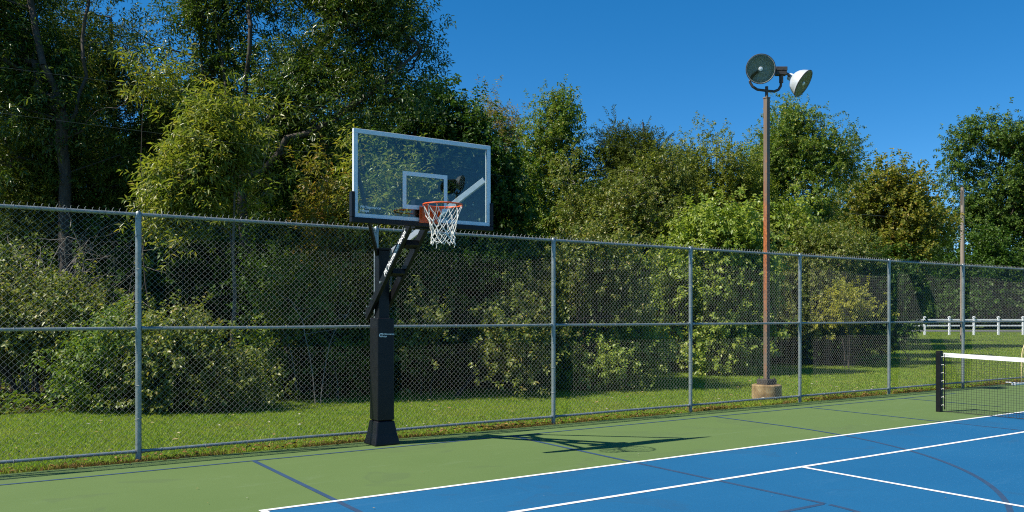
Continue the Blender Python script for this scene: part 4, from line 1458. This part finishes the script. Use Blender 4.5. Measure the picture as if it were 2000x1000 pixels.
# ------------------------------------------------------------------ grass, litter
def blades(n, x0, x1, y0f, y1f, h, w, g):
    x = g.uniform(x0, x1, n)
    a, b = y0f(x), y1f(x)
    y = a + (b - a) * g.uniform(0, 1, n)
    z = ground_z(x, y)
    az = g.uniform(0, 6.28, n)
    hh = h * g.uniform(.45, 1.25, n)
    ww = w * g.uniform(.7, 1.3, n)
    ln = g.normal(size=(n, 2)) * (hh * .45)[:, None]
    P = np.stack([x, y, z], -1)
    sd = np.stack([np.cos(az), np.sin(az), np.zeros(n)], -1) * (ww / 2)[:, None]
    tip = P + np.stack([ln[:, 0], ln[:, 1], hh], -1)
    V = np.stack([P - sd, P + sd, tip], 1).reshape(-1, 3)
    return V, np.arange(3 * n).reshape(n, 3)


g0 = np.random.default_rng(3)
sets = [blades(185000, -3, 14, lambda x: x * 0 + 11.22, lambda x: np.interp(x, EX, EY) + .4, .036, .011, g0),
        blades(110000, 14, 30, lambda x: x * 0 + 11.22, lambda x: np.interp(x, EX, EY) + .4, .045, .016, g0),
        blades(90000, 30, 75, lambda x: x * 0 + 11.22, lambda x: np.minimum(np.interp(x, EX, EY), 62), .055, .034, g0)]
V, Fc, nb = [], [], 0
for v, f in sets:
    V.append(v); Fc.append(f + nb); nb += len(v)
o = np_mesh('grass', np.concatenate(V), np.concatenate(Fc), M['blade'])
tag(o, 'short mown green grass between the fence and the wood', 'grass', None, 'stuff')
v, f = blades(46000, -3, 34, lambda x: x * 0 + 11.19, lambda x: x * 0 + 11.19 + .16 + .26 * (.5 + .5 * np.sin(x * 2.3 + np.sin(x * 5.1))) ** 1.5, .065, .012, g0)
fk = field(77, 2.6)(v[::3] * np.array([1, 1.5, 0])) + g0.normal(size=len(f)) * .35 > -.05
f = f[fk]
nl = 3600
xl = g0.uniform(-3, 30, nl)
yl = 11.40 + g0.normal(size=nl) * .13
kl = field(78, 2.2)(np.stack([xl, yl, yl * 0], -1)) + g0.normal(size=nl) * .5 > 0
xl, yl = xl[kl], yl[kl]
nl = len(xl)
v2, f2 = leaf_mesh(np.stack([xl, yl, np.full(nl, .004) + g0.uniform(0, .04, nl)], -1),
                   g0.normal(size=(nl, 3)) * np.array([1, 1, .15]), np.array([0, 0, 1.0]) + g0.normal(size=(nl, 3)) * .3, g0.uniform(.04, .09, nl), g0.uniform(.02, .05, nl))
o = np_mesh('leaf_litter', np.concatenate([v, v2]), np.concatenate([f, f2 + len(v)]), M['dry_blade'])
tag(o, 'dry brown grass and fallen leaves along the foot of the fence', 'leaf litter', None, 'stuff')
# ivy and fallen leaves on the wood floor
n = 36000
x = g0.uniform(-6, 40, n)
y = np.interp(x, EX, EY) + g0.uniform(0, 1, n) ** 1.5 * 7
P = np.stack([x, y, ground_z(x, y) + g0.uniform(0, .35, n) * (.4 + .6 * np.sin(x * 1.7 + y) ** 2)], -1)
v, f = leaf_mesh(P, g0.normal(size=(n, 3)) * np.array([1, 1, .3]), np.array([0, 0, 1.0]) + g0.normal(size=(n, 3)) * .5, g0.uniform(.07, .13, n), g0.uniform(.05, .10, n))
o = np_mesh('undergrowth', v, f, M['leaf_mid'])
tag(o, 'low ivy and weeds on the shaded floor of the wood', 'undergrowth', None, 'stuff')
# a few scattered leaf scraps on the lawn and the court
n = 260
x = g0.uniform(-2, 20, n); y = g0.uniform(11.7, 17.5, n)
P = np.stack([x, y, ground_z(x, y) + .05], -1)
xc = g0.uniform(1, 15, 46); yc = g0.uniform(3.6, 11, 46)
P = np.concatenate([P, np.stack([xc, yc, np.full(46, .016)], -1)])
n = len(P)
Dv = g0.normal(size=(n, 3)) * np.array([1, 1, .05])
Nv = np.array([0, 0, 1.0]) + g0.normal(size=(n, 3)) * .25
LL = np.concatenate([g0.uniform(.05, .11, n - 46), g0.uniform(.012, .03, 46)])
v, f = leaf_mesh(P, Dv, Nv, LL, LL * .5, .2, 0.0)
o = np_mesh('fallen_leaves', v, f, M['leaf_fallen'])
tag(o, 'scattered pale fallen leaf scraps on lawn and court', 'fallen leaves', None, 'stuff')
